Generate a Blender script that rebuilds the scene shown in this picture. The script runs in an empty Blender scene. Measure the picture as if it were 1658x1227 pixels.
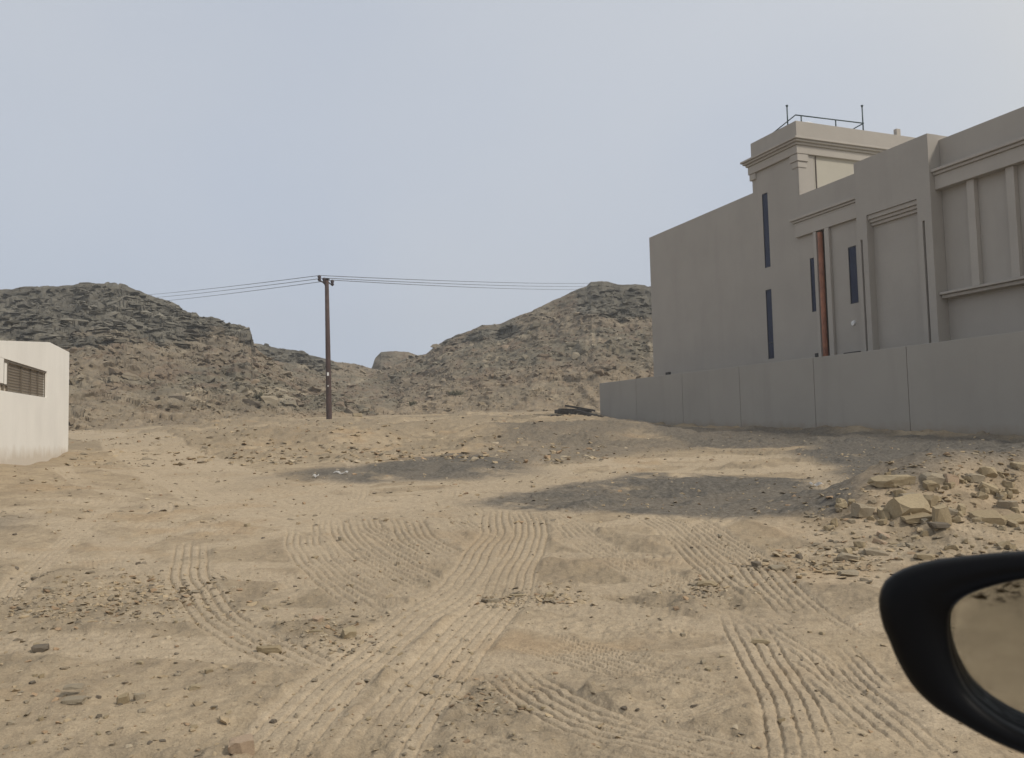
import bpy, bmesh, math, random
import numpy as np
from mathutils import Vector, Matrix

random.seed(7)
RNG = np.random.default_rng(7)
scene = bpy.context.scene
COL = scene.collection
R = math.radians

# ------------------------------------------------------------------ camera
EYE = 1.25
PW, PH, FPX = 1658.0, 1227.0, 1400.0
PITCH = math.atan(FPX / 20400.0)
ROLL = math.atan(0.023)
_f = np.array([0, math.cos(PITCH), math.sin(PITCH)])
_u0 = np.array([0, -math.sin(PITCH), math.cos(PITCH)])
_r0 = np.array([1.0, 0, 0])
_r = math.cos(ROLL) * _r0 - math.sin(ROLL) * _u0
_u = math.sin(ROLL) * _r0 + math.cos(ROLL) * _u0

cam_d = bpy.data.cameras.new('camera')
cam = bpy.data.objects.new('camera', cam_d)
COL.objects.link(cam)
cam.matrix_world = Matrix(((_r[0], _u[0], -_f[0], 0), (_r[1], _u[1], -_f[1], 0),
                           (_r[2], _u[2], -_f[2], EYE), (0, 0, 0, 1)))
cam_d.sensor_fit = 'HORIZONTAL'
cam_d.sensor_width = 36.0
cam_d.lens = 36.0 * FPX / PW
cam_d.clip_start = 0.02
cam_d.clip_end = 6000
cam_d.dof.use_dof = True
cam_d.dof.focus_distance = 22.0
cam_d.dof.aperture_fstop = 12.0
scene.camera = cam

# ------------------------------------------------------------------ sky and sun
SUN_AZ = R(118)      # clockwise from +Y: from behind the camera, to the right
SUN_EL = R(45)
world = bpy.data.worlds.new('World')
scene.world = world
world.use_nodes = True
wt = world.node_tree
wt.nodes.clear()
w_out = wt.nodes.new('ShaderNodeOutputWorld')
w_bg = wt.nodes.new('ShaderNodeBackground')
w_bg.inputs['Strength'].default_value = 0.1
sky = wt.nodes.new('ShaderNodeTexSky')
sky.sky_type = 'NISHITA'
sky.sun_disc = False
sky.sun_elevation = SUN_EL
sky.sun_rotation = SUN_AZ
sky.air_density = 1.0
sky.dust_density = 1.5
w_tc = wt.nodes.new('ShaderNodeTexCoord')
w_map = wt.nodes.new('ShaderNodeMapping')
w_map.inputs['Scale'].default_value = (1.0, 1.0, 1.9)
w_map.inputs['Location'].default_value = (0.35, 0.2, 0.55)
w_no = wt.nodes.new('ShaderNodeTexNoise')
w_no.inputs['Scale'].default_value = 1.0
w_no.inputs['Detail'].default_value = 5
w_no.inputs['Roughness'].default_value = 0.45
w_mr = wt.nodes.new('ShaderNodeMapRange')
w_mr.inputs['From Min'].default_value = 0.3
w_mr.inputs['From Max'].default_value = 0.7
w_mr.inputs['To Min'].default_value = 0.80
w_mr.inputs['To Max'].default_value = 0.95
w_mix = wt.nodes.new('ShaderNodeMix')
w_mix.data_type = 'RGBA'
w_veil = wt.nodes.new('ShaderNodeMix')
w_veil.data_type = 'RGBA'
w_veil.inputs['A'].default_value = (4.2, 4.85, 6.1, 1)    # thin blue-grey veil
w_veil.inputs['B'].default_value = (5.9, 6.05, 6.2, 1)       # thicker whitish veil
w_no2 = wt.nodes.new('ShaderNodeTexNoise')
w_no2.inputs['Scale'].default_value = 1.15
w_no2.inputs['Detail'].default_value = 4
w_no2.inputs['Roughness'].default_value = 0.4
w_map2 = wt.nodes.new('ShaderNodeMapping')
w_map2.inputs['Location'].default_value = (0.9, 3.4, 2.1)
w_mr2 = wt.nodes.new('ShaderNodeMapRange')
w_mr2.inputs['From Min'].default_value = 0.36
w_mr2.inputs['From Max'].default_value = 0.64
L = wt.links.new
L(w_tc.outputs['Generated'], w_map.inputs['Vector'])
L(w_map.outputs['Vector'], w_no.inputs['Vector'])
L(w_no.outputs['Fac'], w_mr.inputs['Value'])
L(w_mr.outputs['Result'], w_mix.inputs['Factor'])
L(w_tc.outputs['Generated'], w_map2.inputs['Vector'])
L(w_map2.outputs['Vector'], w_no2.inputs['Vector'])
L(w_no2.outputs['Fac'], w_mr2.inputs['Value'])
w_sd = wt.nodes.new('ShaderNodeVectorMath')          # the veil glows whiter towards the sun's side
w_sd.operation = 'DOT_PRODUCT'
w_sd.inputs[1].default_value = (math.sin(SUN_AZ) * math.cos(SUN_EL), math.cos(SUN_AZ) * math.cos(SUN_EL), math.sin(SUN_EL))
L(w_tc.outputs['Generated'], w_sd.inputs[0])
w_mr3 = wt.nodes.new('ShaderNodeMapRange')
w_mr3.inputs['From Min'].default_value = -0.75
w_mr3.inputs['From Max'].default_value = 0.30
L(w_sd.outputs['Value'], w_mr3.inputs['Value'])
w_add = wt.nodes.new('ShaderNodeMath')
w_add.operation = 'MULTIPLY_ADD'
w_add.inputs[1].default_value = 0.65
L(w_mr2.outputs['Result'], w_add.inputs[0])
w_off = wt.nodes.new('ShaderNodeMath')
w_off.operation = 'SUBTRACT'
w_off.inputs[1].default_value = 0.36
L(w_mr3.outputs['Result'], w_off.inputs[0])
L(w_off.outputs[0], w_add.inputs[2])
w_add.use_clamp = True
L(w_add.outputs[0], w_veil.inputs['Factor'])
L(w_veil.outputs['Result'], w_mix.inputs['B'])
L(sky.outputs['Color'], w_mix.inputs['A'])
L(w_mix.outputs['Result'], w_bg.inputs['Color'])
L(w_bg.outputs['Background'], w_out.inputs['Surface'])

sun_d = bpy.data.lights.new('sun', 'SUN')
sun_d.energy = 2.3
sun_d.angle = R(9)
sun_d.color = (1.0, 0.93, 0.82)
sun = bpy.data.objects.new('sun', sun_d)
COL.objects.link(sun)
_sd = Vector((math.sin(SUN_AZ) * math.cos(SUN_EL), math.cos(SUN_AZ) * math.cos(SUN_EL), math.sin(SUN_EL)))
sun.rotation_euler = _sd.to_track_quat('Z', 'Y').to_euler()
sun.location = (20, -30, 40)

scene.view_settings.view_transform = 'Standard'
scene.view_settings.look = 'None'
scene.view_settings.gamma = 1.0
scene.view_settings.exposure = 0.20

# ------------------------------------------------------------------ helpers
def ray(px, py):
    return _f + _r * ((px - PW / 2) / FPX) - _u * ((py - PH / 2) / FPX)

def at(px, py, depth):
    v = ray(px, py)
    p = v * (depth / v[1])
    p[2] += EYE
    return p

def on_plane(px, py, p0, n):
    v = ray(px, py)
    c = np.array([0, 0, EYE])
    return c + v * (((p0 - c) @ n) / (v @ n))

def tag(o, label=None, cat=None, group=None, kind=None):
    if label: o['label'] = label
    if cat: o['category'] = cat
    if group: o['group'] = group
    if kind: o['kind'] = kind
    return o

def empty(name, loc, rz=0.0):
    o = bpy.data.objects.new(name, None)
    o.location = loc
    o.rotation_euler = (0, 0, rz)
    o.empty_display_size = 0.2
    COL.objects.link(o)
    return o

def link(name, me, mat, parent=None, smooth=False):
    o = bpy.data.objects.new(name, me)
    if mat: me.materials.append(mat)
    me.polygons.foreach_set('use_smooth', np.full(len(me.polygons), bool(smooth)))
    COL.objects.link(o)
    if parent: o.parent = parent
    return o

def from_bm(name, bm, mat, parent=None, smooth=False):
    bmesh.ops.recalc_face_normals(bm, faces=bm.faces)
    me = bpy.data.meshes.new(name)
    bm.to_mesh(me)
    bm.free()
    return link(name, me, mat, parent, smooth)

def add_box(bm, x0, x1, y0, y1, z0, z1, bev=0.0, rot=None):
    vs = [bm.verts.new((x, y, z)) for x in (x0, x1) for y in (y0, y1) for z in (z0, z1)]
    fs = [(0, 1, 3, 2), (4, 6, 7, 5), (0, 4, 5, 1), (2, 3, 7, 6), (0, 2, 6, 4), (1, 5, 7, 3)]
    faces = [bm.faces.new([vs[i] for i in f]) for f in fs]
    if bev:
        ed = {e for f in faces for e in f.edges}
        bmesh.ops.bevel(bm, geom=list(ed), offset=bev, segments=2, affect='EDGES', profile=0.5)
    return vs

def box(name, mat, parent, x0, x1, y0, y1, z0, z1, bev=0.012):
    bm = bmesh.new()
    add_box(bm, x0, x1, y0, y1, z0, z1, bev)
    return from_bm(name, bm, mat, parent)

def boxes(name, mat, parent, lst, bev=0.012):
    bm = bmesh.new()
    for b in lst: add_box(bm, *b, bev)
    return from_bm(name, bm, mat, parent)

def tube_into(bm, pts, rad, seg=8, cap=True):
    pts = [Vector(p) for p in pts]
    rads = rad if isinstance(rad, (list, tuple)) else [rad] * len(pts)
    rings = []
    for i, p in enumerate(pts):
        d = (pts[min(i + 1, len(pts) - 1)] - pts[max(i - 1, 0)]).normalized()
        ref = Vector((0, 0, 1)) if abs(d.z) < 0.95 else Vector((1, 0, 0))
        a = d.cross(ref).normalized()
        b = d.cross(a).normalized()
        rings.append([bm.verts.new(p + (a * math.cos(2 * math.pi * k / seg) + b * math.sin(2 * math.pi * k / seg)) * rads[i]) for k in range(seg)])
    for q, w in zip(rings[:-1], rings[1:]):
        for k in range(seg):
            bm.faces.new((q[k], q[(k + 1) % seg], w[(k + 1) % seg], w[k]))
    if cap:
        bm.faces.new(rings[0])
        bm.faces.new(rings[-1])

def tube(name, mat, parent, pts, rad, seg=8, smooth=True):
    bm = bmesh.new()
    tube_into(bm, pts, rad, seg)
    return from_bm(name, bm, mat, parent, smooth)

# numpy noise -----------------------------------------------------
def _h(ix, iy, seed):
    n = (ix.astype(np.int64) * 374761393 + iy.astype(np.int64) * 668265263 + seed * 1274126177) & 0xFFFFFFFF
    n = ((n ^ (n >> 13)) * 1274126177) & 0xFFFFFFFF
    n = ((n ^ (n >> 16)) * 2246822519) & 0xFFFFFFFF
    return ((n ^ (n >> 15)) & 0xFFFFFF) / float(0xFFFFFF)

def vnoise(x, y, seed=0):
    ix, iy = np.floor(x), np.floor(y)
    fx, fy = x - ix, y - iy
    fx = fx * fx * fx * (fx * (fx * 6 - 15) + 10)
    fy = fy * fy * fy * (fy * (fy * 6 - 15) + 10)
    a, b = _h(ix, iy, seed), _h(ix + 1, iy, seed)
    c, d = _h(ix, iy + 1, seed), _h(ix + 1, iy + 1, seed)
    return (a + (b - a) * fx) * (1 - fy) + (c + (d - c) * fx) * fy

def fbm(x, y, octv=4, seed=0, gain=0.5):
    t, a, s = 0.0, 1.0, 0.0
    for i in range(octv):
        t = t + a * vnoise(x * 2 ** i + 17.3 * i, y * 2 ** i - 9.1 * i, seed + i)
        s += a
        a *= gain
    return t / s

def cells(x, y, seed=0):
    ix, iy = np.floor(x), np.floor(y)
    f1 = np.full(x.shape, 9.0)
    f2 = np.full(x.shape, 9.0)
    cid = np.zeros(x.shape)
    for dx in (-1, 0, 1):
        for dy in (-1, 0, 1):
            cx, cy = ix + dx, iy + dy
            jx, jy = cx + _h(cx, cy, seed), cy + _h(cx, cy, seed + 5)
            d = np.hypot(jx - x, jy - y)
            new = d < f1
            f2 = np.where(new, f1, np.minimum(f2, d))
            cid = np.where(new, _h(cx, cy, seed + 9), cid)
            f1 = np.where(new, d, f1)
    return f1, f2, cid

def sstep(a, b, x):
    t = np.clip((x - a) / (b - a), 0, 1)
    return t * t * (3 - 2 * t)

def grid_mesh(name, X, Y, Z):
    nr, nc = X.shape
    me = bpy.data.meshes.new(name)
    co = np.stack([X, Y, Z], -1).reshape(-1, 3).astype(np.float32)
    idx = np.arange(nr * nc).reshape(nr, nc)
    q = np.stack([idx[:-1, :-1], idx[:-1, 1:], idx[1:, 1:], idx[1:, :-1]], -1).reshape(-1, 4)
    me.vertices.add(len(co))
    me.vertices.foreach_set('co', co.ravel())
    me.loops.add(q.size)
    me.loops.foreach_set('vertex_index', q.ravel().astype(np.int32))
    me.polygons.add(len(q))
    me.polygons.foreach_set('loop_start', np.arange(0, q.size, 4, dtype=np.int32))
    me.polygons.foreach_set('loop_total', np.full(len(q), 4, dtype=np.int32))
    me.update(calc_edges=True)
    return me

def tri_mesh(name, V, T):
    me = bpy.data.meshes.new(name)
    me.vertices.add(len(V))
    me.vertices.foreach_set('co', V.astype(np.float32).ravel())
    me.loops.add(T.size)
    me.loops.foreach_set('vertex_index', T.ravel().astype(np.int32))
    me.polygons.add(len(T))
    me.polygons.foreach_set('loop_start', np.arange(0, T.size, 3, dtype=np.int32))
    me.polygons.foreach_set('loop_total', np.full(len(T), 3, dtype=np.int32))
    me.update(calc_edges=True)
    return me

def set_col(me, name, arr):
    a = me.attributes.new(name, 'FLOAT_COLOR', 'POINT')
    a.data.foreach_set('color', np.ascontiguousarray(arr, dtype=np.float32).ravel())

# ------------------------------------------------------------------ materials
class NT:
    def __init__(self, name):
        self.m = bpy.data.materials.new(name)
        self.m.use_nodes = True
        self.t = self.m.node_tree
        self.b = self.t.nodes['Principled BSDF']
        self.tc = None
    def n(self, typ, **kw):
        nd = self.t.nodes.new(typ)
        for k, v in kw.items():
            if hasattr(nd, k): setattr(nd, k, v)
            else: nd.inputs[k.replace('_', ' ')].default_value = v
        return nd
    def l(self, a, b): self.t.links.new(a, b)
    def noise(self, scale, detail=4, rough=0.55, vec=None, sc=None):
        nd = self.n('ShaderNodeTexNoise')
        nd.inputs['Scale'].default_value = scale
        nd.inputs['Detail'].default_value = detail
        nd.inputs['Roughness'].default_value = rough
        if self.tc is None: self.tc = self.n('ShaderNodeTexCoord')
        src = self.tc.outputs['Object']
        if sc:
            mp = self.n('ShaderNodeMapping')
            mp.inputs['Scale'].default_value = sc
            self.l(src, mp.inputs['Vector'])
            src = mp.outputs['Vector']
        self.l(src, nd.inputs['Vector'])
        return nd.outputs['Fac']
    def ramp(self, fac, stops):
        r = self.n('ShaderNodeValToRGB')
        e = r.color_ramp.elements
        while len(e) < len(stops): e.new(0.5)
        for el, (p, c) in zip(e, stops):
            el.position = p
            el.color = (*c, 1) if len(c) == 3 else c
        self.l(fac, r.inputs['Fac'])
        return r.outputs['Color']
    def mix(self, fac, a, b, mode='MIX'):
        x = self.n('ShaderNodeMix')
        x.data_type = 'RGBA'
        x.blend_type = mode
        for v, s in ((fac, 'Factor'), (a, 'A'), (b, 'B')):
            if isinstance(v, (int, float)): x.inputs[s].default_value = v
            elif isinstance(v, tuple): x.inputs[s].default_value = (*v, 1)
            else: self.l(v, x.inputs[s])
        return x.outputs['Result']
    def math(self, op, a, b=0.0):
        x = self.n('ShaderNodeMath', operation=op)
        for i, v in enumerate((a, b)):
            if isinstance(v, (int, float)): x.inputs[i].default_value = v
            else: self.l(v, x.inputs[i])
        return x.outputs[0]
    def color(self, c):
        if isinstance(c, tuple): self.b.inputs['Base Color'].default_value = (*c, 1)
        else: self.l(c, self.b.inputs['Base Color'])
    def bump(self, h, strength=0.3, dist=0.02, prev=None):
        x = self.n('ShaderNodeBump')
        x.inputs['Strength'].default_value = strength
        x.inputs['Distance'].default_value = dist
        self.l(h, x.inputs['Height'])
        if prev: self.l(prev, x.inputs['Normal'])
        self.l(x.outputs['Normal'], self.b.inputs['Normal'])
        return x.outputs['Normal']
    def rough(self, r, spec=0.3):
        if isinstance(r, (int, float)): self.b.inputs['Roughness'].default_value = r
        else: self.l(r, self.b.inputs['Roughness'])
        self.b.inputs['Specular IOR Level'].default_value = spec

def plaster(name, base, dark, scale=0.6, stain=0.5, bump=0.25):
    k = NT(name)
    big = k.noise(scale, 5, 0.6)
    fine = k.noise(28, 4, 0.65)
    streak = k.noise(1.0, 5, 0.6, sc=(1.6, 1.6, 0.22))
    c = k.mix(k.ramp(big, [(0.35, (0, 0, 0)), (0.68, (1, 1, 1))]), base, tuple(0.90 * b for b in base))
    s = k.ramp(streak, [(0.52, (0, 0, 0)), (0.78, (stain,) * 3)])
    c = k.mix(s, c, dark)
    c = k.mix(k.ramp(fine, [(0.3, (0, 0, 0)), (0.7, (0.35,) * 3)]), c, tuple(0.82 * b for b in base))
    k.color(c)
    k.rough(0.9, 0.15)
    k.bump(k.noise(140, 3, 0.7), bump, 0.006)
    return k.m

def simple(name, c, rough=0.6, metal=0.0, var=0.12, scale=12, spec=0.4, bump=0.1):
    k = NT(name)
    f = k.noise(scale, 4)
    k.color(k.mix(k.ramp(f, [(0.3, (0, 0, 0)), (0.7, (1, 1, 1))]), tuple(x * (1 - var) for x in c), tuple(min(1, x * (1 + var)) for x in c)))
    k.rough(rough, spec)
    k.b.inputs['Metallic'].default_value = metal
    if bump: k.bump(k.noise(scale * 8, 3), bump, 0.004)
    return k.m

M = {}
M['villa'] = plaster('villa_plaster', (0.398, 0.366, 0.325), (0.295, 0.268, 0.238), stain=0.4)
M['villa_trim'] = plaster('villa_trim_plaster', (0.425, 0.39, 0.345), (0.33, 0.30, 0.27), stain=0.3)
M['villa_cream'] = plaster('villa_cream_plaster', (0.46, 0.43, 0.36), (0.38, 0.35, 0.30), stain=0.25)
M['wall_grey'] = plaster('grey_wall_plaster', (0.365, 0.338, 0.298), (0.28, 0.258, 0.228), scale=0.45, stain=0.5)
def soil_foot(mat, slope, off, colr, hgt):
    t = mat.node_tree
    b = t.nodes['Principled BSDF']
    src = b.inputs['Base Color'].links[0].from_socket
    tc = t.nodes.new('ShaderNodeTexCoord'); sx = t.nodes.new('ShaderNodeSeparateXYZ'); no = t.nodes.new('ShaderNodeTexNoise')
    no.inputs['Scale'].default_value = 2.2; no.inputs['Detail'].default_value = 6; no.inputs['Roughness'].default_value = 0.65
    t.links.new(tc.outputs['Object'], sx.inputs[0]); t.links.new(tc.outputs['Object'], no.inputs['Vector'])
    m1 = t.nodes.new('ShaderNodeMath'); m1.operation = 'MULTIPLY_ADD'; m1.inputs[1].default_value = slope; m1.inputs[2].default_value = -off
    t.links.new(sx.outputs['X'], m1.inputs[0])
    m2 = t.nodes.new('ShaderNodeMath'); m2.operation = 'ADD'
    t.links.new(sx.outputs['Z'], m2.inputs[0]); t.links.new(m1.outputs[0], m2.inputs[1])
    m3 = t.nodes.new('ShaderNodeMath'); m3.operation = 'MULTIPLY_ADD'; m3.inputs[1].default_value = -1.5 * hgt
    t.links.new(no.outputs['Fac'], m3.inputs[0]); t.links.new(m2.outputs[0], m3.inputs[2])
    mr = t.nodes.new('ShaderNodeMapRange'); mr.inputs['From Min'].default_value = -0.8 * hgt; mr.inputs['From Max'].default_value = 0.0
    mr.inputs['To Min'].default_value = 0.65; mr.inputs['To Max'].default_value = 0.0
    t.links.new(m3.outputs[0], mr.inputs['Value'])
    mx = t.nodes.new('ShaderNodeMix'); mx.data_type = 'RGBA'; mx.inputs['B'].default_value = (*colr, 1)
    t.links.new(mr.outputs['Result'], mx.inputs['Factor']); t.links.new(src, mx.inputs['A'])
    t.links.new(mx.outputs['Result'], b.inputs['Base Color'])
soil_foot(M['wall_grey'], 0.0355, 0.4, (0.25, 0.205, 0.15), 0.42)
M['white_wall'] = plaster('white_wall_plaster', (0.87, 0.84, 0.775), (0.66, 0.61, 0.54), stain=0.15)
soil_foot(M['white_wall'], 0.0, 0.20, (0.52, 0.43, 0.32), 0.30)
M['cream_wall'] = plaster('cream_wall_plaster', (0.74, 0.66, 0.55), (0.66, 0.60, 0.50), stain=0.2)
M['glass'] = simple('window_glass', (0.010, 0.014, 0.040), 0.2, 0, 0.2, 2, 0.25, 0)
M['frame'] = simple('window_frame', (0.03, 0.033, 0.045), 0.4, 0.3)
M['red_pipe'] = simple('red_brown_pipe', (0.25, 0.095, 0.05), 0.6, 0, 0.3, 5)
M['green_glass'] = simple('green_glazing', (0.09, 0.12, 0.105), 0.15, 0, 0.2, 3)
M['dark'] = simple('dark_recess_paint', (0.035, 0.032, 0.03), 0.7)
M['rust_channel'] = simple('channel_paint', (0.085, 0.065, 0.055), 0.7, 0, 0.3, 3)
M['rail'] = simple('blue_green_rail_paint', (0.035, 0.06, 0.062), 0.45, 0.2)
M['unit_white'] = simple('white_plastic', (0.7, 0.7, 0.68), 0.5)
M['bronze'] = simple('bronze_metal', (0.135, 0.11, 0.08), 0.6, 0.1)
M['mesh_panel'] = simple('brown_panel', (0.50, 0.43, 0.34), 0.7)
M['pole'] = simple('pole_rust_brown', (0.058, 0.032, 0.026), 0.75, 0, 0.35, 4)
M['steel'] = simple('dark_steel', (0.05, 0.045, 0.045), 0.5, 0.5)
M['insulator'] = simple('insulator_brown', (0.035, 0.02, 0.02), 0.25)
M['wire'] = simple('cable', (0.10, 0.10, 0.11), 0.5, 0.4, bump=0)
M['plate'] = simple('white_plate', (0.75, 0.75, 0.72), 0.5)
M['timber'] = simple('weathered_timber', (0.085, 0.075, 0.065), 0.9, 0, 0.4, 6)
M['shrub'] = simple('dry_shrub_leaf', (0.085, 0.08, 0.045), 0.8, 0, 0.4, 9)
M['twig'] = simple('dry_twig', (0.11, 0.085, 0.06), 0.9)
M['litter'] = simple('white_litter', (0.65, 0.63, 0.6), 0.6)
k = NT('black_mirror_plastic')
k.color((0.003, 0.003, 0.0035)); k.rough(0.45, 0.12)
k.bump(k.noise(900, 2), 0.08, 0.0005)
M['blk'] = k.m
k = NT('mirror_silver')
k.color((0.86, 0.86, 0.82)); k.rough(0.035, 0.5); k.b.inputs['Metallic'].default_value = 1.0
refl_noise = k.noise(60, 5, 0.7, sc=(1.0, 1.0, 3.0))
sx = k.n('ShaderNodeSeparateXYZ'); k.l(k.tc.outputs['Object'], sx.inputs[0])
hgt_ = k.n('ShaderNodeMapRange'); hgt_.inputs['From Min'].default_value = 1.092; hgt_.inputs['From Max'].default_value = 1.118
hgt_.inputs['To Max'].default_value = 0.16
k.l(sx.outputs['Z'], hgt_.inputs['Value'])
painted_refl = k.ramp(k.math('ADD', refl_noise, hgt_.outputs['Result']), [(0.64, (0, 0, 0)), (0.72, (1, 1, 1))])  # ragged dark reflection towards the glass top, painted into the mirror colour
k.color(k.mix(painted_refl, (0.86, 0.86, 0.82), (0.07, 0.06, 0.045)))
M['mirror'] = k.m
k = NT('tan_car_paint')
k.color((0.34, 0.25, 0.17)); k.rough(0.3, 0.5); k.b.inputs['Coat Weight'].default_value = 0.6
M['car'] = k.m

def rock_mat(name, attr='tint'):
    k = NT(name)
    a = k.n('ShaderNodeAttribute'); a.attribute_name = attr
    f = k.noise(9, 5, 0.65)
    g = k.noise(2.2, 4, 0.6)
    c = k.mix(1.0, a.outputs['Color'], k.ramp(f, [(0.25, (0.72, 0.71, 0.70)), (0.75, (1.12, 1.10, 1.06))]), 'MULTIPLY')
    c = k.mix(1.0, c, k.ramp(g, [(0.3, (0.85, 0.85, 0.86)), (0.7, (1.1, 1.08, 1.04))]), 'MULTIPLY')
    k.color(c); k.rough(0.95, 0.1)
    k.bump(k.noise(30, 5, 0.7), 0.5, 0.03)
    return k.m

M['rubble'] = rock_mat('rubble_rock')

def stone_mat(name, c):
    k = NT(name)
    f = k.noise(14, 5, 0.65)
    k.color(k.mix(k.ramp(f, [(0.3, (0, 0, 0)), (0.72, (1, 1, 1))]), tuple(x * 0.78 for x in c), tuple(x * 1.1 for x in c)))
    k.rough(0.95, 0.1)
    k.bump(k.noise(60, 5, 0.7), 0.5, 0.01)
    return k.m
M['st_tan'] = stone_mat('tan_stone', (0.325, 0.258, 0.162))
M['st_pale'] = stone_mat('pale_stone', (0.375, 0.302, 0.195))
M['st_grey'] = stone_mat('grey_stone', (0.325, 0.272, 0.195))
M['st_pink'] = stone_mat('pinkish_stone', (0.42, 0.315, 0.22))
M['st_dark'] = stone_mat('dark_stone', (0.17, 0.142, 0.108))

# ground: colour only from soil kind (attribute) plus grain
k = NT('dirt_ground')
a = k.n('ShaderNodeAttribute'); a.attribute_name = 'soil'
sep = k.n('ShaderNodeSeparateColor'); k.l(a.outputs['Color'], sep.inputs['Color'])
n1 = k.noise(0.35, 6, 0.6)
n2 = k.noise(2.6, 6, 0.65)
n3 = k.noise(17, 5, 0.7)
n4 = k.noise(95, 3, 0.7)
c = k.mix(k.ramp(n1, [(0.36, (0, 0, 0)), (0.64, (1, 1, 1))]), (0.356, 0.281, 0.188), (0.432, 0.345, 0.236))
c = k.mix(k.ramp(n2, [(0.44, (0, 0, 0)), (0.68, (0.8,) * 3)]), c, (0.274, 0.218, 0.152))
c = k.mix(k.math('MULTIPLY', sep.outputs['Green'], 0.70), c, (0.470, 0.380, 0.268))
c = k.mix(k.math('MULTIPLY', sep.outputs['Blue'], 0.62), c, (0.385, 0.275, 0.165))
c = k.mix(k.math('MULTIPLY', a.outputs['Alpha'], 0.65), c, (0.262, 0.214, 0.150))
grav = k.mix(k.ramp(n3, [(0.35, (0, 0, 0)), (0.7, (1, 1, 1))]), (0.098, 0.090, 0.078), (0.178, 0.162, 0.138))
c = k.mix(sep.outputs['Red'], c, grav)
c = k.mix(1.0, c, k.ramp(n3, [(0.28, (0.80, 0.79, 0.78)), (0.72, (1.13, 1.13, 1.13))]), 'MULTIPLY')
c = k.mix(1.0, c, k.ramp(n4, [(0.30, (0.80, 0.80, 0.80)), (0.70, (1.13, 1.13, 1.13))]), 'MULTIPLY')
k.color(c); k.rough(1.0, 0.05)
nb = k.bump(n3, 0.35, 0.03)
k.bump(n4, 0.7, 0.010, nb)
M['ground'] = k.m

# ------------------------------------------------------------------ ground height
_ty = np.array([-3000, -20, 0, 4, 8, 12, 15, 19.4, 25.6, 32.2, 38.3, 45, 50, 55, 62, 70, 90, 3000])
_tz = np.array([-1.25, -1.25, -1.25, -1.15, -0.92, -0.66, -0.5, -0.27, 0.02, 0.26, 0.47, 0.83, 1.12, 1.39, 1.8, 2.1, 2.3, 2.3])
_fy = np.arange(-30, 120, 0.1)
_fz = np.interp(_fy, _ty, _tz)
_kw = np.hanning(41); _kw /= _kw.sum()
_fz = np.convolve(np.pad(_fz, 20, mode='edge'), _kw, mode='valid')

def gauss(x, y, cx, cy, rx, ry, ang=0.0):
    ca, sa = math.cos(ang), math.sin(ang)
    dx, dy = x - cx, y - cy
    a, b = (dx * ca + dy * sa) / rx, (-dx * sa + dy * ca) / ry
    return np.exp(-(a * a + b * b))

def ground_base(x, y):
    """height above datum, without grain"""
    x = np.asarray(x, float); y = np.asarray(y, float)
    z = np.interp(y, _fy, _fz) + EYE
    z = z + 0.30 * gauss(x, y, -10.2, 13.5, 4.0, 4.0)
    z = z - 0.10 * gauss(x, y, -12.5, 25, 3, 4)
    return z

def heap(x, y):
    h = 0.44 * gauss(x, y, 6.2, 9.75, 1.9, 0.80, 0.10) * 1.12
    h = h + 0.30 * gauss(x, y, 4.35, 9.2, 0.85, 0.75, 0.2)
    h = h + 0.12 * gauss(x, y, 3.6, 8.6, 0.9, 0.8, 0.4)
    h = h + 0.35 * gauss(x, y, 9.0, 9.6, 2.0, 1.1)
    return h * 1.22

def ground_at(px, py):
    v = ray(px, py)
    t = np.arange(1.5, 90, 0.02)
    X, Y, Z = v[0] * t / v[1], t, v[2] * t / v[1] + EYE
    g = ground_base(X, Y) + heap(X, Y)
    i = int(np.argmax(Z <= g)) if np.any(Z <= g) else len(t) - 1
    return np.array([X[i], Y[i], g[i]])

# ground grid: polar round the viewpoint, fine in front, coarse to the horizon
def spaced(segs):
    out = []
    for a0, a1, step in segs:
        out.append(np.arange(a0, a1, step))
    return np.concatenate(out)
rows = [0.8]
while rows[-1] < 72:
    r_ = rows[-1]
    hh = max(0.35, 1.25 - 0.06 * r_)
    if r_ < 2.7: st = 0.06
    else: st = min(max(0.0075, 0.72 * r_ * r_ / (hh * 865)), 0.05 if r_ < 14 else (0.10 if r_ < 30 else 0.28))
    rows.append(r_ + st)
rows += list(np.geomspace(74, 2500, 26))
rows = np.array(rows)
tana = np.concatenate([np.linspace(-0.80, -0.65, 60, endpoint=False), np.linspace(-0.65, 0.65, 960), np.linspace(0.65, 0.80, 60)[1:]])
az = np.arctan(tana)
side = np.linspace(az[-1], 2 * math.pi + az[0], 90)[1:]
az = np.concatenate([az, side])
AZ, RR = np.meshgrid(az, rows)
GX, GY = RR * np.sin(AZ), RR * np.cos(AZ)
GZ = ground_base(GX, GY)

near = 1 - sstep(40, 75, RR)
track_w = np.zeros(GX.shape)
track_h = np.zeros(GX.shape)

def catmull(P, step=0.03):
    P = np.array(P)
    P = np.vstack([2 * P[0] - P[1], P, 2 * P[-1] - P[-2]])
    out = []
    for i in range(1, len(P) - 2):
        n = max(4, int(np.linalg.norm(P[i + 1] - P[i]) / step))
        t = np.linspace(0, 1, n, endpoint=False)[:, None]
        a, b, c_, d = P[i - 1], P[i], P[i + 1], P[i + 2]
        out.append(0.5 * (2 * b + (c_ - a) * t + (2 * a - 5 * b + 4 * c_ - d) * t ** 2 + (3 * b - a - 3 * c_ + d) * t ** 3))
    return np.vstack(out)

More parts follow.
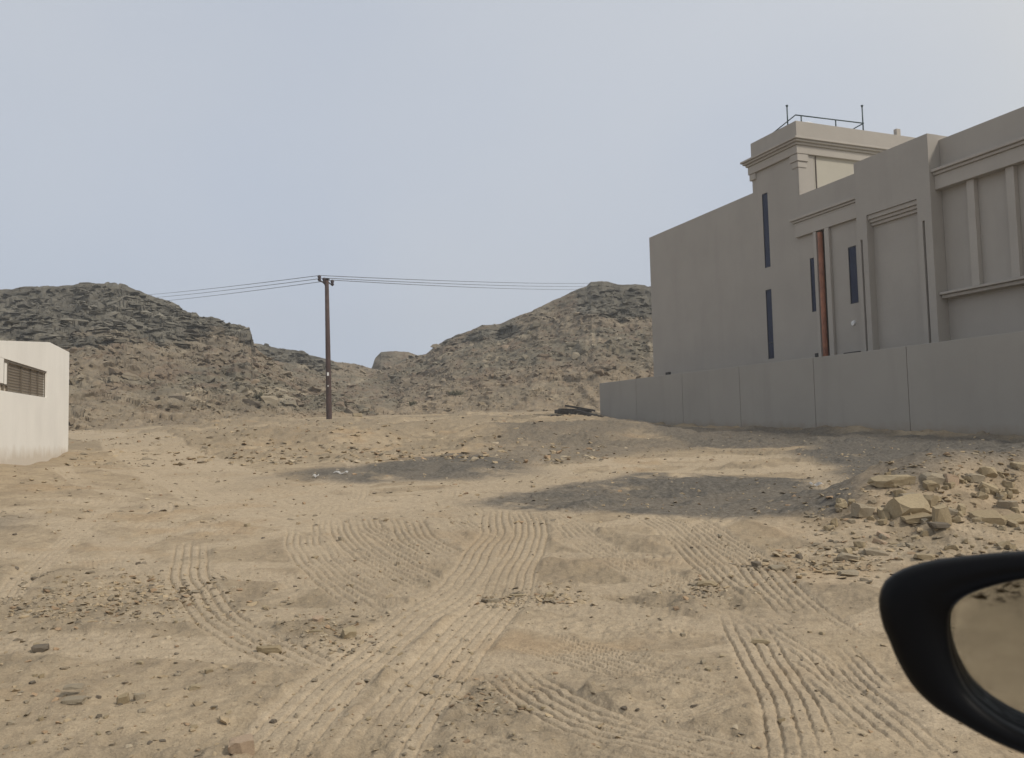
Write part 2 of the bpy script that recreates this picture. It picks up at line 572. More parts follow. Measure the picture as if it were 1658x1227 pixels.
def lay_track(pxs, width, n, depth, worn=0.0, world=False, zig=0.003, patch=0.24, seed=0, lam=0.10, wide=1.0):
    global track_w, track_h
    S = catmull(pxs if world else [ground_at(*p)[:2] for p in pxs])
    seg = np.diff(S, axis=0)
    tang = np.vstack([seg, seg[-1:]])
    tang /= np.linalg.norm(tang, axis=1)[:, None] + 1e-9
    arc = np.concatenate([[0], np.cumsum(np.linalg.norm(seg, axis=1))])
    m = width * 0.5 + 0.12
    sel = (GX > S[:, 0].min() - m) & (GX < S[:, 0].max() + m) & (GY > S[:, 1].min() - m) & (GY < S[:, 1].max() + m)
    ii = np.flatnonzero(sel.ravel())
    xs, ys = GX.ravel()[ii], GY.ravel()[ii]
    best = np.empty(len(ii), int)
    C = 20000
    for k0 in range(0, len(ii), C):
        d2 = (xs[k0:k0 + C, None] - S[None, ::2, 0]) ** 2 + (ys[k0:k0 + C, None] - S[None, ::2, 1]) ** 2
        best[k0:k0 + C] = np.argmin(d2, 1) * 2
    best = np.minimum(best, len(S) - 1)
    dx, dy = xs - S[best, 0], ys - S[best, 1]
    lat = -dx * tang[best, 1] + dy * tang[best, 0]
    al = arc[best] + dx * tang[best, 0] + dy * tang[best, 1]
    tot = arc[-1]
    endf = sstep(-0.05, 0.55, al + 0.5 * (vnoise(lat * 9, lat * 0, seed + 6) - .5)) * (1 - sstep(tot - 0.75, tot + 0.05, al + 0.6 * (vnoise(lat * 9, lat * 0 + 3, seed + 8) - .5)))
    hw = width / 2
    tri = np.abs(((al / lam) % 1.0) - 0.5) * 4 - 1
    wob = (vnoise(al * 1.3, al * 0 + seed, seed) - 0.5) * 0.05 + (vnoise(al * 7, lat * 3, seed + 4) - 0.5) * 0.008
    l2 = lat + zig * tri + wob
    inside = 1 - sstep(hw - 0.02, hw + 0.03, np.abs(l2))
    ph = (l2 + hw) / width * n
    ph = ph + 0.14 * (vnoise(np.floor(ph), al * 0.5, seed + 2) - 0.5)
    g = np.abs(((ph + 0.5) % 1.0) - 0.5) * 2       # 1 in the furrow between two ribs
    groove = sstep(0.62, 0.96, g)
    lugs = 0.06 * groove * (0.5 + 0.5 * np.cos(2 * math.pi * al / lam))
    fade = sstep(patch - 0.22, patch + 0.18, fbm(xs * 1.1 + seed, ys * 1.1, 3, 40 + seed) + 0.12)
    rib_fade = 0.25 + 0.75 * sstep(0.2, 0.55, fbm(xs * 2.3 - seed, ys * 2.3, 2, 80 + seed) + 0.12)
    rib_fade = rib_fade * (1 - worn * (1 - sstep(5.2, 8.5, np.hypot(xs, ys))))
    h = inside * (-0.25 * depth - depth * (groove - 0.5 * lugs) * rib_fade)
    berm = np.exp(-((np.abs(l2) - hw - 0.04) / 0.05) ** 2) * depth * 0.22 * (0.5 + vnoise(xs * 3, ys * 3, seed + 7))
    h = (h + berm) * endf * fade
    wgt = inside * endf * fade
    fh, fw = track_h.ravel(), track_w.ravel()
    fh[ii] = fh[ii] * (1 - 0.75 * wgt) + h
    fw[ii] = np.maximum(fw[ii], wgt)
    track_h, track_w = fh.reshape(GX.shape), fw.reshape(GX.shape)

TR = [  # centre line, width (m), ribs, depth (m)
    ([(530, 838), (536, 866), (572, 905), (636, 945), (705, 985)], 0.32, 5, 0.022),
    ([(560, 955), (615, 985), (700, 1015)], 0.36, 6, 0.020),
    ([(880, 858), (960, 888), (1080, 905), (1210, 930)], 0.26, 5, 0.014),
    ([(860, 925), (960, 972), (1070, 990), (1190, 1010)], 0.30, 5, 0.014),
    ([(700, 850), (745, 880), (770, 915)], 0.30, 4, 0.014),
    ([(940, 1155), (1050, 1160), (1190, 1135), (1300, 1100)], 0.30, 6, 0.015),
    ([(830, 1182), (960, 1200), (1100, 1228), (1230, 1245)], 0.28, 5, 0.018),
    ([(620, 1075), (680, 1102), (740, 1150)], 0.24, 5, 0.014),
    ([(350, 1140), (420, 1130), (500, 1150)], 0.30, 5, 0.012),
    ([(1270, 960), (1350, 975), (1440, 985)], 0.26, 5, 0.014),
    ([(430, 800), (520, 830), (700, 812), (840, 800), (1010, 790)], 0.55, 4, 0.010),
    ([(306, 880), (313, 937), (346, 999), (401, 1031), (474, 1062), (545, 1105)], 0.33, 4, 0.030),
    ([(491, 856), (498, 889), (527, 926), (571, 958), (640, 1000)], 0.36, 5, 0.028),
    ([(560, 838), (568, 862), (600, 893), (650, 922), (730, 965)], 0.38, 5, 0.032),
    ([(592, 833), (610, 860), (660, 892), (745, 930)], 0.30, 4, 0.034),
    ([(655, 833), (668, 860), (700, 886), (760, 925)], 0.40, 5, 0.036),
    ([(730, 832), (752, 848), (775, 862), (800, 880)], 0.25, 3, 0.026),
    ([(880, 828), (925, 852), (955, 878), (1027, 920), (1097, 950), (1160, 985)], 0.36, 5, 0.026),
    ([(1046, 831), (1104, 868), (1140, 897), (1176, 935), (1215, 975)], 0.38, 5, 0.034),
    ([(1104, 835), (1155, 864), (1215, 905), (1257, 944), (1301, 986), (1356, 1026)], 0.36, 5, 0.032),
    ([(800, 1008), (900, 1012), (1046, 1022), (1200, 1050)], 0.34, 5, 0.028),
    ([(790, 1020), (900, 1050), (1027, 1083), (1155, 1112), (1250, 1128)], 0.40, 6, 0.034),
    ([(786, 1064), (855, 1106), (928, 1148), (1000, 1176), (1120, 1206), (1260, 1238), (1420, 1275)], 0.32, 5, 0.030),
    ([(700, 1170), (780, 1195), (900, 1222), (1000, 1250)], 0.26, 4, 0.026),
    ([(400, 1100), (500, 1098), (560, 1115)], 0.22, 4, 0.022),
    ([(1177, 985), (1228, 1026), (1300, 1073), (1374, 1135), (1455, 1200), (1530, 1265)], 0.34, 5, 0.026),
    ([(1205, 1000), (1240, 1071), (1272, 1130), (1298, 1220), (1310, 1280)], 0.30, 4, 0.024),
    ([(1330, 1046), (1392, 1096), (1446, 1140), (1500, 1186)], 0.30, 5, 0.026),
    ([(1240, 985), (1330, 1000), (1420, 1015)], 0.25, 4, 0.02),
    ([(801, 826), (804, 856), (782, 893), (750, 937), (684, 998), (604, 1057), (520, 1130), (430, 1225), (370, 1300)], 0.36, 4, 0.030),
    ([(852, 827), (856, 864), (841, 911), (812, 969), (757, 1035), (691, 1108), (620, 1200), (560, 1290)], 0.38, 5, 0.030),
]
# compacted pale lane coming in behind the white wall
for off_ in (0, 26):
    lay_track([(112, 694 + off_ * .3), (190, 708 + off_ * .5), (290, 738 + off_ * .7), (390, 778 + off_), (500, 812 + off_), (700, 815 + off_), (900, 800 + off_ * .5)], 1.35, 4, 0.009, seed=900 + off_, patch=0.05)
for off_ in (0, 18):
    lay_track([(1320, 735 + off_), (1150, 742 + off_), (960, 752 + off_), (800, 785 + off_), (640, 815 + off_)], 0.6, 3, 0.012, seed=940 + off_, patch=0.3)
# faint older passes in all directions
for i_ in range(64):
    x0, y0 = random.uniform(-5, 5), random.uniform(4.2, 14)
    a0 = random.choice((random.gauss(0.5, 0.35), random.gauss(-0.6, 0.35), random.gauss(1.45, 0.25)))
    cv = random.gauss(0, 0.10)
    pts_ = []
    for q in range(random.choice((6, 9, 12))):
        pts_.append((x0, y0)); a0 += cv
        x0 += math.sin(a0) * 0.75; y0 += math.cos(a0) * 0.75
    lay_track(pts_, random.uniform(0.22, 0.42), random.choice((3, 4, 5)), random.uniform(0.006, 0.012), seed=500 + i_ * 7, world=True, patch=0.45)
for i_, (p_, w_, n_, d_) in enumerate(TR):
    lay_track(p_, w_, round(n_ * 1.3), d_ * 0.70, worn=(0.55 if i_ >= len(TR) - 2 else 0.0), seed=i_ * 13 + 3)

hp = heap(GX, GY)
heapm = np.clip(hp / 0.12, 0, 1)
big = (fbm(GX * 0.35, GY * 0.35, 3, 1) - 0.5) * 0.22 * sstep(5, 20, RR)
mid = (fbm(GX * 1.2, GY * 1.2, 3, 5) - 0.5) * 0.085
fine = (fbm(GX * 4.5, GY * 4.5, 3, 11) - 0.5) * 0.050
fin2 = (fbm(GX * 16, GY * 16, 3, 17, 0.6) - 0.5) * 0.020
rub = sstep(0.53, 0.68, fbm(GX * 0.55, GY * 0.55, 4, 23))
rub = np.maximum(rub, 0.9 * gauss(GX, GY, -3.2, 6.9, 1.5, 0.65) * sstep(0.4, 0.6, fbm(GX * 2, GY * 2, 3, 9) + .1))
bank = sstep(24.5, 29.5, GY + 1.8 * (fbm(GX * 0.25, GX * 0 + 3, 3, 31) - 0.5) * 4 + 0.22 * np.abs(GX + 2)) * (1 - sstep(3.0, 6.0, GX)) * sstep(-16, -11, GX)
bank_h = 0.34 * bank * (1 - sstep(44, 54, GY))
midm = sstep(16, 22, GY) * (1 - sstep(52, 62, RR))
for mx_, my_, mh_, ra_, rb_ in ((-7.5, 25.5, .20, 2.2, 1.2), (-4.6, 24.5, .18, 1.6, 1.0), (-2.0, 29, .18, 2.4, 1.4), (-11, 34, .25, 3.0, 1.8), (1.5, 33, .16, 2.5, 1.2), (-6, 39, .22, 3, 1.5), (-14, 41, .4, 4, 2), (3.5, 41, .2, 3, 1.5), (-3, 50, .3, 4, 2)):
    GZ = GZ + mh_ * gauss(GX, GY, mx_, my_, ra_, rb_) * (0.4 + 1.2 * fbm(GX * 0.8, GY * 0.8, 3, 205))
aw_ = math.atan(.385)
wwd = np.abs((GX + 12.27) * math.cos(aw_) + (GY - 24.0) * math.sin(aw_))
calm = 1 - 0.75 * np.exp(-(wwd / 0.8) ** 2)
quiet = (1 - 0.8 * track_w) * calm
f1, f2, cid = cells(GX * 16, GY * 16, 3)
chip = np.clip(0.5 - f1, 0, 1) * (cid > 0.75) * 0.022
f1b, f2b, cidb = cells(GX * 2.2, GY * 2.2, 8)
clod = np.clip(0.5 - f1b, 0, 1) * (cidb > 0.8) * 0.12
GZ = GZ + hp + big + near * (0.25 + 0.75 * np.clip(calm * 1.3 - .3, 0, 1)) * (mid * (0.35 + 0.65 * quiet) * (1 + 1.6 * midm * calm) + fine * quiet * (0.7 + 1.2 * rub + 1.5 * heapm + 1.5 * midm) + fin2 * (0.35 + 0.65 * quiet) * (0.8 + rub)
     + chip * (rub * 0.8 + 0.15) * quiet + clod * (0.25 + rub) * quiet * sstep(5, 9, RR) + track_h) + bank_h
# dirt thrown up along the foot of the long wall
WN0, WN1 = np.array([11.42, 19.4]), np.array([3.83, 38.3])
wd = (WN1 - WN0) / np.linalg.norm(WN1 - WN0)
wl = (GX - WN0[0]) * wd[0] + (GY - WN0[1]) * wd[1]
wn = (GX - WN0[0]) * (-wd[1]) + (GY - WN0[1]) * wd[0]
GZ = GZ - big * np.exp(-(wn / 3.0) ** 2) * 0.7
GZ = GZ + 0.12 * np.exp(-((wn - 0.15) / 0.45) ** 2) * (wl < 21) * (0.2 + 1.2 * fbm(wl * 0.7, wl * 0, 3, 77))
# keep the track of the pole's footing level
GZ = GZ + (0)

def poly_mask(pxs, soft=0.5, amp=0.9, sc=0.8, seed=0):
    """soft mask inside a ground polygon, ragged edge"""
    P = np.array([ground_at(*p)[:2] for p in pxs])
    x0, x1, y0, y1 = P[:, 0].min() - 2, P[:, 0].max() + 2, P[:, 1].min() - 2, P[:, 1].max() + 2
    ii = np.flatnonzero(((GX > x0) & (GX < x1) & (GY > y0) & (GY < y1)).ravel())
    x, y = GX.ravel()[ii], GY.ravel()[ii]
    x = x + 0; y = y + 0
    ins = np.zeros(len(ii), bool)
    dmin = np.full(len(ii), 1e9)
    for a_, b_ in zip(P, np.roll(P, -1, 0)):
        cond = ((a_[1] > y) != (b_[1] > y)) & (x < (b_[0] - a_[0]) * (y - a_[1]) / (b_[1] - a_[1] + 1e-9) + a_[0])
        ins ^= cond
        e = b_ - a_
        t = np.clip(((x - a_[0]) * e[0] + (y - a_[1]) * e[1]) / (e @ e + 1e-9), 0, 1)
        dmin = np.minimum(dmin, np.hypot(x - a_[0] - t * e[0], y - a_[1] - t * e[1]))
    sd = np.where(ins, dmin, -dmin) + (fbm(x * sc, y * sc, 4, seed, 0.6) - 0.5) * 2 * amp
    out = np.zeros(GX.size)
    out[ii] = sstep(-soft, soft, sd)
    return out.reshape(GX.shape)

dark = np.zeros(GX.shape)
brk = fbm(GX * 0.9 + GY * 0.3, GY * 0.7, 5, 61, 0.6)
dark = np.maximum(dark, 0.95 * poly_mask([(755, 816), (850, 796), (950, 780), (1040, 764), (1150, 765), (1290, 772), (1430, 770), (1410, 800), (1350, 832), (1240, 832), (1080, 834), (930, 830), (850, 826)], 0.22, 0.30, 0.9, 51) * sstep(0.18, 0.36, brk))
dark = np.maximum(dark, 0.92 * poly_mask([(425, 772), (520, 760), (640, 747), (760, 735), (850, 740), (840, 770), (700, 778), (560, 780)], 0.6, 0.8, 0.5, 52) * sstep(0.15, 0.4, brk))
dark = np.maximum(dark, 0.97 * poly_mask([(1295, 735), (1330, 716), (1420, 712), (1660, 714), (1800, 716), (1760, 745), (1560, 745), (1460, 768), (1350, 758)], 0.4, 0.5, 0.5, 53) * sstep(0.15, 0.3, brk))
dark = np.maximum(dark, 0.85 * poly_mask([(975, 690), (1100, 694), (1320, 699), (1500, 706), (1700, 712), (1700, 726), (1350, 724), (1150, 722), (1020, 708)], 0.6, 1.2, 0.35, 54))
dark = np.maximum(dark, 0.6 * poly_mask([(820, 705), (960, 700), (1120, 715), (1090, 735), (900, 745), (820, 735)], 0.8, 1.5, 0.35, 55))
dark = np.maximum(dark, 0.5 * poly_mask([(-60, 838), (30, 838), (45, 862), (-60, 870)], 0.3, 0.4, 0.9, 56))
rust = sstep(0.56, 0.72, fbm(GX * 0.9 + 30, GY * 0.9, 4, 91)) * 0.8
rust = np.maximum(rust, 0.8 * gauss(GX, GY, *ground_at(730, 880)[:2], 0.9, 1.1))
rust = np.maximum(rust, 0.7 * gauss(GX, GY, *ground_at(1000, 900)[:2], 1.0, 0.9))
rust = np.maximum(rust, 0.8 * gauss(GX, GY, *ground_at(1340, 855)[:2], 0.7, 0.6))
rust = np.maximum(rust * sstep(0.35, 0.6, fbm(GX * 2.5, GY * 2.5, 3, 95)), 0.75 * heapm)
rubc = np.clip(rub * 0.9 + heapm * 0.75 + midm * 0.75 * sstep(.46, .62, fbm(GX * 0.5, GY * 0.35, 4, 33)), 0, 1) * (1 - 0.7 * track_w)
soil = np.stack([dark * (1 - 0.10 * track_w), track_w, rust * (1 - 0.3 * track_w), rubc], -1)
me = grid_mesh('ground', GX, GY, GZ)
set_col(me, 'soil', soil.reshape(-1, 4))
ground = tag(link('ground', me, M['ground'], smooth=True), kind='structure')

from mathutils.bvhtree import BVHTree
_ri = np.arange(len(rows)); _FR = rows
def gz(x, y):
    """actual height of the built ground, bilinear in the polar grid"""
    x = np.asarray(x, float); y = np.asarray(y, float)
    r_ = np.hypot(x, y); a_ = np.arctan2(x, y)
    a_ = np.where(a_ < az[0], a_ + 2 * math.pi, a_)
    fi = np.interp(r_, rows, np.arange(len(rows))); fj = np.interp(a_, az, np.arange(len(az)))
    i0 = np.clip(fi.astype(int), 0, len(rows) - 2); j0 = np.clip(fj.astype(int), 0, len(az) - 2)
    u_, v_ = fi - i0, fj - j0
    return ((GZ[i0, j0] * (1 - v_) + GZ[i0, j0 + 1] * v_) * (1 - u_) + (GZ[i0 + 1, j0] * (1 - v_) + GZ[i0 + 1, j0 + 1] * v_) * u_)

# ------------------------------------------------------------------ hills
def build_hill(name, ridge, foot, back=45.0, ncol=600, nrow=190, power=1.15, rock=None, seed=0, amp=1.0, palette='left'):
    ridge = np.array(ridge, float)          # px, py, depth
    foot = np.array(foot, float)            # px, depth
    px = np.linspace(ridge[0, 0], ridge[-1, 0], ncol)
    py = np.interp(px, ridge[:, 0], ridge[:, 1])
    dr = np.interp(px, ridge[:, 0], ridge[:, 2])
    df = np.interp(px, foot[:, 0], foot[:, 1])
    v = _f[None] + _r[None] * ((px - PW / 2) / FPX)[:, None] - _u[None] * ((py - PH / 2) / FPX)[:, None]
    rx, rz = v[:, 0] / v[:, 1] * dr, v[:, 2] / v[:, 1] * dr + EYE
    tan_ = v[:, 0] / v[:, 1]
    fx = tan_ * df
    df = df + (fbm(px * 0.007, px * 0 + seed, 2, seed + 3) - 0.5) * 9
    fx = tan_ * df
    fz = ground_base(fx, df) - 0.35
    t = np.linspace(0, 1, nrow)
    T, _ = np.meshgrid(t, px, indexing='ij')
    TAN = np.broadcast_to(tan_, T.shape)
    D = df + (dr - df) * T
    g = T ** power
    Z = fz + (rz - fz) * g
    X = TAN * D
    Y = D.copy()
    # ledges, blocks and gullies
    lat = X
    warp = (fbm(lat * 0.08, Y * 0.08, 3, seed + 2) - 0.5) * 6
    strat = Z + 0.10 * lat * (1 if palette == 'left' else -1.0) + warp * 0.35
    led = fbm(lat * 0.05, strat * 0.9, 4, seed + 11, 0.6)
    f1, f2, cid = cells(lat * 0.26 + warp * 0.25, (Y * 0.30 + Z * 1.25 + 0.10 * lat), seed + 21)
    g1, g2, gid = cells(lat * 0.8 + warp, (Y * 0.8 + Z * 2.6 + 0.2 * lat), seed + 25)
    gully = fbm(lat * 0.12 + warp * 0.05, Y * 0.02, 3, seed + 41)
    edge = sstep(0.0, 0.10, T)
    top = 1 - 0.75 * sstep(0.90, 1.0, T)
    capm = rock(np.broadcast_to(px, T.shape), T) if rock is not None else np.zeros(T.shape)
    capm = np.clip(capm + 1.5 * (fbm(lat * 0.12, Y * 0.16, 5, seed + 51, 0.6) - 0.5) * (0.15 + 0.85 * (capm > 0.02)), 0, 1)
    dz = (gully - 0.5) * 1.6 * (1 - sstep(0.85, 1, T)) + (led - 0.5) * (0.7 + 1.5 * capm)
    dz = dz + (cid - 0.5) * (0.25 + 0.65 * capm) + (gid - 0.5) * (0.22 + 0.15 * capm) - 0.35 * capm * sstep(0.12, 0.0, f2 - f1)
    dz = dz + (fbm(lat * 1.6, Y * 1.6, 3, seed + 61) - 0.5) * 0.45 + (fbm(lat * 2.6, Z * 2.6 + Y * 1.2, 2, seed + 66) - 0.5) * 0.16
    Z = Z + dz * edge * top * amp
    dyy = (led - 0.5) * 3.0 * capm + (cid - 0.5) * 1.2 * capm + (fbm(lat * 0.7, Z * 0.9, 3, seed + 71) - 0.5) * 1.6
    Y2 = Y + dyy * edge * top * amp
    X = TAN * Y2
    # back slope
    tb = np.linspace(0, 1, 14)[1:, None]
    Yb = dr[None] + back * tb
    Xb = tan_[None] * Yb
    Zb = rz[None] - (rz[None] + 3) * tb ** 1.2 - 0.6 * tb
    Xa, Ya, Za = np.vstack([X, Xb]), np.vstack([Y2, Yb]), np.vstack([Z, Zb])
    me = grid_mesh(name, Xa, Ya, Za)
    # colours: rock kinds
    n0 = fbm(lat * 0.10, Y * 0.08 + Z * 0.1, 4, seed + 81)[..., None]
    n1 = fbm(lat * 0.5, strat * 1.5, 4, seed + 83)[..., None]
    n2 = fbm(lat * 0.9, Z * 1.6 + Y * 0.4, 3, seed + 85)[..., None]
    brown = np.array([0.198, 0.167, 0.126]); olive = np.array([0.175, 0.156, 0.120]); dk = np.array([0.108, 0.101, 0.084])
    redb = np.array([0.172, 0.126, 0.092]); pale = np.array([0.33, 0.285, 0.215]); sand = np.array([0.278, 0.226, 0.162])
    C = brown + (olive - brown) * sstep(0.4, 0.62, n0)
    C = C + (redb - C) * 0.6 * sstep(0.55, 0.7, n2)
    C = C + (pale - C) * 0.65 * sstep(0.60, 0.74, n1) * (0.4 + 0.6 * sstep(0.5, 0.6, n0))
    cm = capm[..., None]
    dkv = dk * (0.72 + 0.75 * n1 + 0.4 * (gid[..., None] - 0.5))
    C = C + (dkv - C) * sstep(0.3, 0.7, cm)
    C = C + (sand - C) * (1 - sstep(0.04, 0.46, T + 0.26 * (n0[..., 0] - 0.5)))[..., None] * 0.85
    C = C * (0.86 + 0.28 * gid[..., None])
    Cb = np.broadcast_to(C[-1:], (13,) + C.shape[1:])
    Cc = np.concatenate([C, Cb], 0)
    set_col(me, 'tint', np.concatenate([Cc, np.ones(Cc.shape[:2] + (1,))], -1).reshape(-1, 4))
    o = tag(link(name, me, M['rubble']), kind='structure')
    return o, X, Y2, Z, C, capm

def cap_left(px, T):
    c = sstep(0.34, 0.72, T + 0.0 * px) * (1 - sstep(405, 430, px))
    c = c * (1 - 0.5 * sstep(240, 330, px) * (1 - sstep(0.78, 0.9, T)))
    return c
def cap_mid(px, T):
    return sstep(0.74, 0.86, T) * sstep(400, 440, px) * (1 - sstep(520, 560, px))
def cap_right(px, T):
    a_ = sstep(0.62, 0.8, T) * sstep(900, 950, px)
    b_ = 0.8 * sstep(0.70, 0.9, T) * sstep(690, 720, px) * (1 - sstep(820, 860, px))
    return np.maximum(np.maximum(a_, b_), 0.35 * sstep(0.8, 0.95, T))

ridgeA = [(-300, 492, 94), (-100, 474, 95), (0, 468, 95), (60, 463, 95), (118, 461, 95), (130, 456, 95), (185, 457, 94), (205, 462, 93), (240, 475, 92), (270, 484, 91),
          (290, 495, 90), (305, 506, 89), (318, 507, 88), (324, 513, 87), (345, 513, 86), (360, 519, 86), (368, 525, 85), (378, 524, 85), (400, 529, 84), (406, 535, 84), (409, 550, 83), (414, 562, 82), (440, 585, 80), (480, 612, 78), (540, 640, 74), (600, 668, 70)]
footA = [(-300, 42), (0, 45), (110, 47), (330, 51), (420, 55), (600, 66)]
ridgeB = [(300, 590, 100), (380, 557, 106), (415, 556, 108), (432, 558, 109), (440, 562, 110), (470, 567, 112), (492, 569, 113), (500, 575, 114), (522, 580, 115), (545, 586, 117), (575, 589, 120), (600, 596, 122), (640, 606, 120), (700, 630, 112), (780, 652, 100)]
footB = [(300, 62), (420, 60), (533, 64), (650, 67), (780, 74)]
ridgeC = [(540, 640, 100), (604, 604, 110), (625, 596, 112), (650, 583, 113), (675, 576, 113), (690, 573, 112), (705, 561, 111), (725, 549, 110), (745, 540, 110), (770, 531, 109), (780, 525, 109), (808, 525, 108), (830, 514, 108), (850, 507, 107),
          (870, 498, 106), (905, 482, 106), (938, 466, 105), (950, 463, 105), (956, 457, 105), (975, 454, 105), (985, 456, 105), (1000, 461, 105), (1030, 460, 105), (1052, 462, 105), (1120, 450, 106), (1250, 462, 110), (1420, 500, 115), (1700, 560, 120)]
footC = [(540, 72), (650, 67), (800, 65), (970, 62), (1060, 62), (1300, 70), (1700, 80)]
ridgeD = [(585, 625, 150), (600, 600, 150), (604, 590, 150), (607, 580, 150), (617, 570, 150), (640, 568.5, 150), (662, 570, 150), (678, 576, 150), (700, 590, 150), (730, 620, 150)]
footD = [(585, 135), (730, 135)]
hills = []
hills.append(build_hill('hill', ridgeB, footB, seed=300, ncol=330, nrow=130, rock=cap_mid, palette='left', amp=0.8))
hills.append(build_hill('hill', ridgeA, footA, seed=100, ncol=600, nrow=260, rock=cap_left, palette='left'))
hills.append(build_hill('hill', ridgeC, footC, seed=500, ncol=620, nrow=240, rock=cap_right, palette='right', amp=0.9))
hills.append(build_hill('hill', ridgeD, footD, seed=700, ncol=110, nrow=90, rock=lambda p, t: 0.45 + 0 * p, palette='left', amp=0.7))

# ------------------------------------------------------------------ loose rocks
def hull_rock(seed, flat=0.6, npt=13, squar=0.35):
    rg = random.Random(seed)
    bm = bmesh.new()
    for _ in range(npt):
        v = Vector((rg.gauss(0, 1), rg.gauss(0, 1), rg.gauss(0, 1))).normalized()
        m_ = max(abs(v.x), abs(v.y), abs(v.z))
        v = v * (1 - squar) + v / m_ * squar * 0.85
        bm.verts.new((v.x * 0.5 * rg.uniform(0.8, 1.1), v.y * 0.5 * rg.uniform(0.8, 1.1), v.z * 0.5 * flat))
    res = bmesh.ops.convex_hull(bm, input=bm.verts)
    bad = [e for e in res['geom_interior'] if isinstance(e, bmesh.types.BMVert)]
    if bad: bmesh.ops.delete(bm, geom=bad, context='VERTS')
    bmesh.ops.triangulate(bm, faces=bm.faces)
    bmesh.ops.recalc_face_normals(bm, faces=bm.faces)
    bm.verts.ensure_lookup_table()
    V = np.array([v.co[:] for v in bm.verts])
    Tt = np.array([[v.index for v in f.verts] for f in bm.faces])
    bm.free()
    return V, Tt
BASE = [hull_rock(100 + i, flat=random.uniform(0.35, 0.8), npt=random.choice((10, 12, 14))) for i in range(14)]

def scatter(name, P, S, C, flat=None, tilt=0.35, seed=1):
    """one mesh of many loose stones: positions, sizes, colours"""
    rg = np.random.default_rng(seed)
    n = len(P)
    kind = rg.integers(0, len(BASE), n)
    VV, TT, CC = [], [], []
    off = 0
    for b, (V, T_) in enumerate(BASE):
        ii = np.flatnonzero(kind == b)
        if not len(ii): continue
        m = len(ii)
        sc = S[ii, None] * np.stack([rg.uniform(0.8, 1.5, m), rg.uniform(0.7, 1.1, m), rg.uniform(0.55, 1.1, m) * (flat if flat else 1.0)], -1)
        a_ = rg.uniform(0, 6.283, m); b_ = rg.normal(0, tilt, m); c_ = rg.normal(0, tilt, m)
        ca, sa, cb, sb, cc, sc_ = np.cos(a_), np.sin(a_), np.cos(b_), np.sin(b_), np.cos(c_), np.sin(c_)
        Z0 = np.zeros(m); O1 = np.ones(m)
        Rz = np.stack([np.stack([ca, -sa, Z0], -1), np.stack([sa, ca, Z0], -1), np.stack([Z0, Z0, O1], -1)], 1)
        Rx = np.stack([np.stack([O1, Z0, Z0], -1), np.stack([Z0, cb, -sb], -1), np.stack([Z0, sb, cb], -1)], 1)
        Ry = np.stack([np.stack([cc, Z0, sc_], -1), np.stack([Z0, O1, Z0], -1), np.stack([-sc_, Z0, cc], -1)], 1)
        RM = Rx @ Ry @ Rz
        W_ = np.einsum('nij,nkj->nki', RM, V[None] * sc[:, None]) + P[ii, None]
        VV.append(W_.reshape(-1, 3))
        TT.append((T_[None] + (np.arange(m) * len(V))[:, None, None] + off).reshape(-1, 3))
        CC.append(np.repeat(C[ii], len(V), 0))
        off += m * len(V)
    me = tri_mesh(name, np.vstack(VV), np.vstack(TT))
    cc = np.vstack(CC)
    set_col(me, 'tint', np.concatenate([cc, np.ones((len(cc), 1))], -1))
    return link(name, me, M['rubble'])

for hi, (o, X, Y, Z, C, capm) in enumerate(hills):
    cnt = (4200, 13000, 13000, 300)[hi]
    nr, nc = X.shape
    rr_, cc_ = RNG.integers(2, int(nr * 0.985), cnt), RNG.integers(0, nc, cnt)
    keep = RNG.random(cnt) < (0.35 + 0.65 * (1 - capm[rr_, cc_])) * (0.45 + 0.55 * sstep(0.12, 0.4, rr_ / nr))
    rr_, cc_ = rr_[keep], cc_[keep]
    P = np.stack([X[rr_, cc_], Y[rr_, cc_], Z[rr_, cc_]], -1)
    S = np.clip(np.exp(RNG.normal(-1.30, 0.58, len(P))), 0.10, 1.5) * (1.0 - 0.35 * (rr_ < nr * 0.25))
    br = RNG.normal(1.10, 0.20, (len(P), 1)).clip(0.7, 1.6)
    cl = C[rr_, cc_] * br
    # bedded slabs standing out of the rock cap
    ci = np.flatnonzero(capm.ravel() > 0.45)
    ci = ci[(ci // nc) < nr * 0.945]
    if hi == 1: ci = ci[(ci % nc) < nc * 0.75]
    ns = (350, 2600, 1300, 60)[hi]
    if len(ci):
        ci = RNG.choice(ci, ns)
        P2 = np.stack([X.ravel()[ci], Y.ravel()[ci], Z.ravel()[ci]], -1)
        S2 = np.exp(RNG.normal(0.15, 0.45, ns)).clip(0.5, 2.1)
        P2[:, 2] -= 0.10 * S2
        c2 = C.reshape(-1, 3)[ci] * RNG.normal(1.05, 0.22, (ns, 1)).clip(0.6, 1.6)
        sl = scatter('rock_slabs', P2, S2, c2, flat=0.42, tilt=0.13, seed=260 + hi)
        tag(sl, ['dark bedded rock slabs along the low crest behind the pole', 'dark bedded rock slabs capping the left hill',
                 'dark bedded rock slabs capping the right hill', 'bedded slabs of the far pale outcrop'][hi], 'rock', kind='stuff')
    o2 = scatter('scree', P, S, cl, seed=200 + hi)
    tag(o2, ['loose brown scree lying on the low saddle between the hills', 'loose dark rocks strewn over the left hill',
             'loose brown rocks strewn over the right hill', 'loose rocks on the far pale outcrop'][hi], 'scree', kind='stuff')

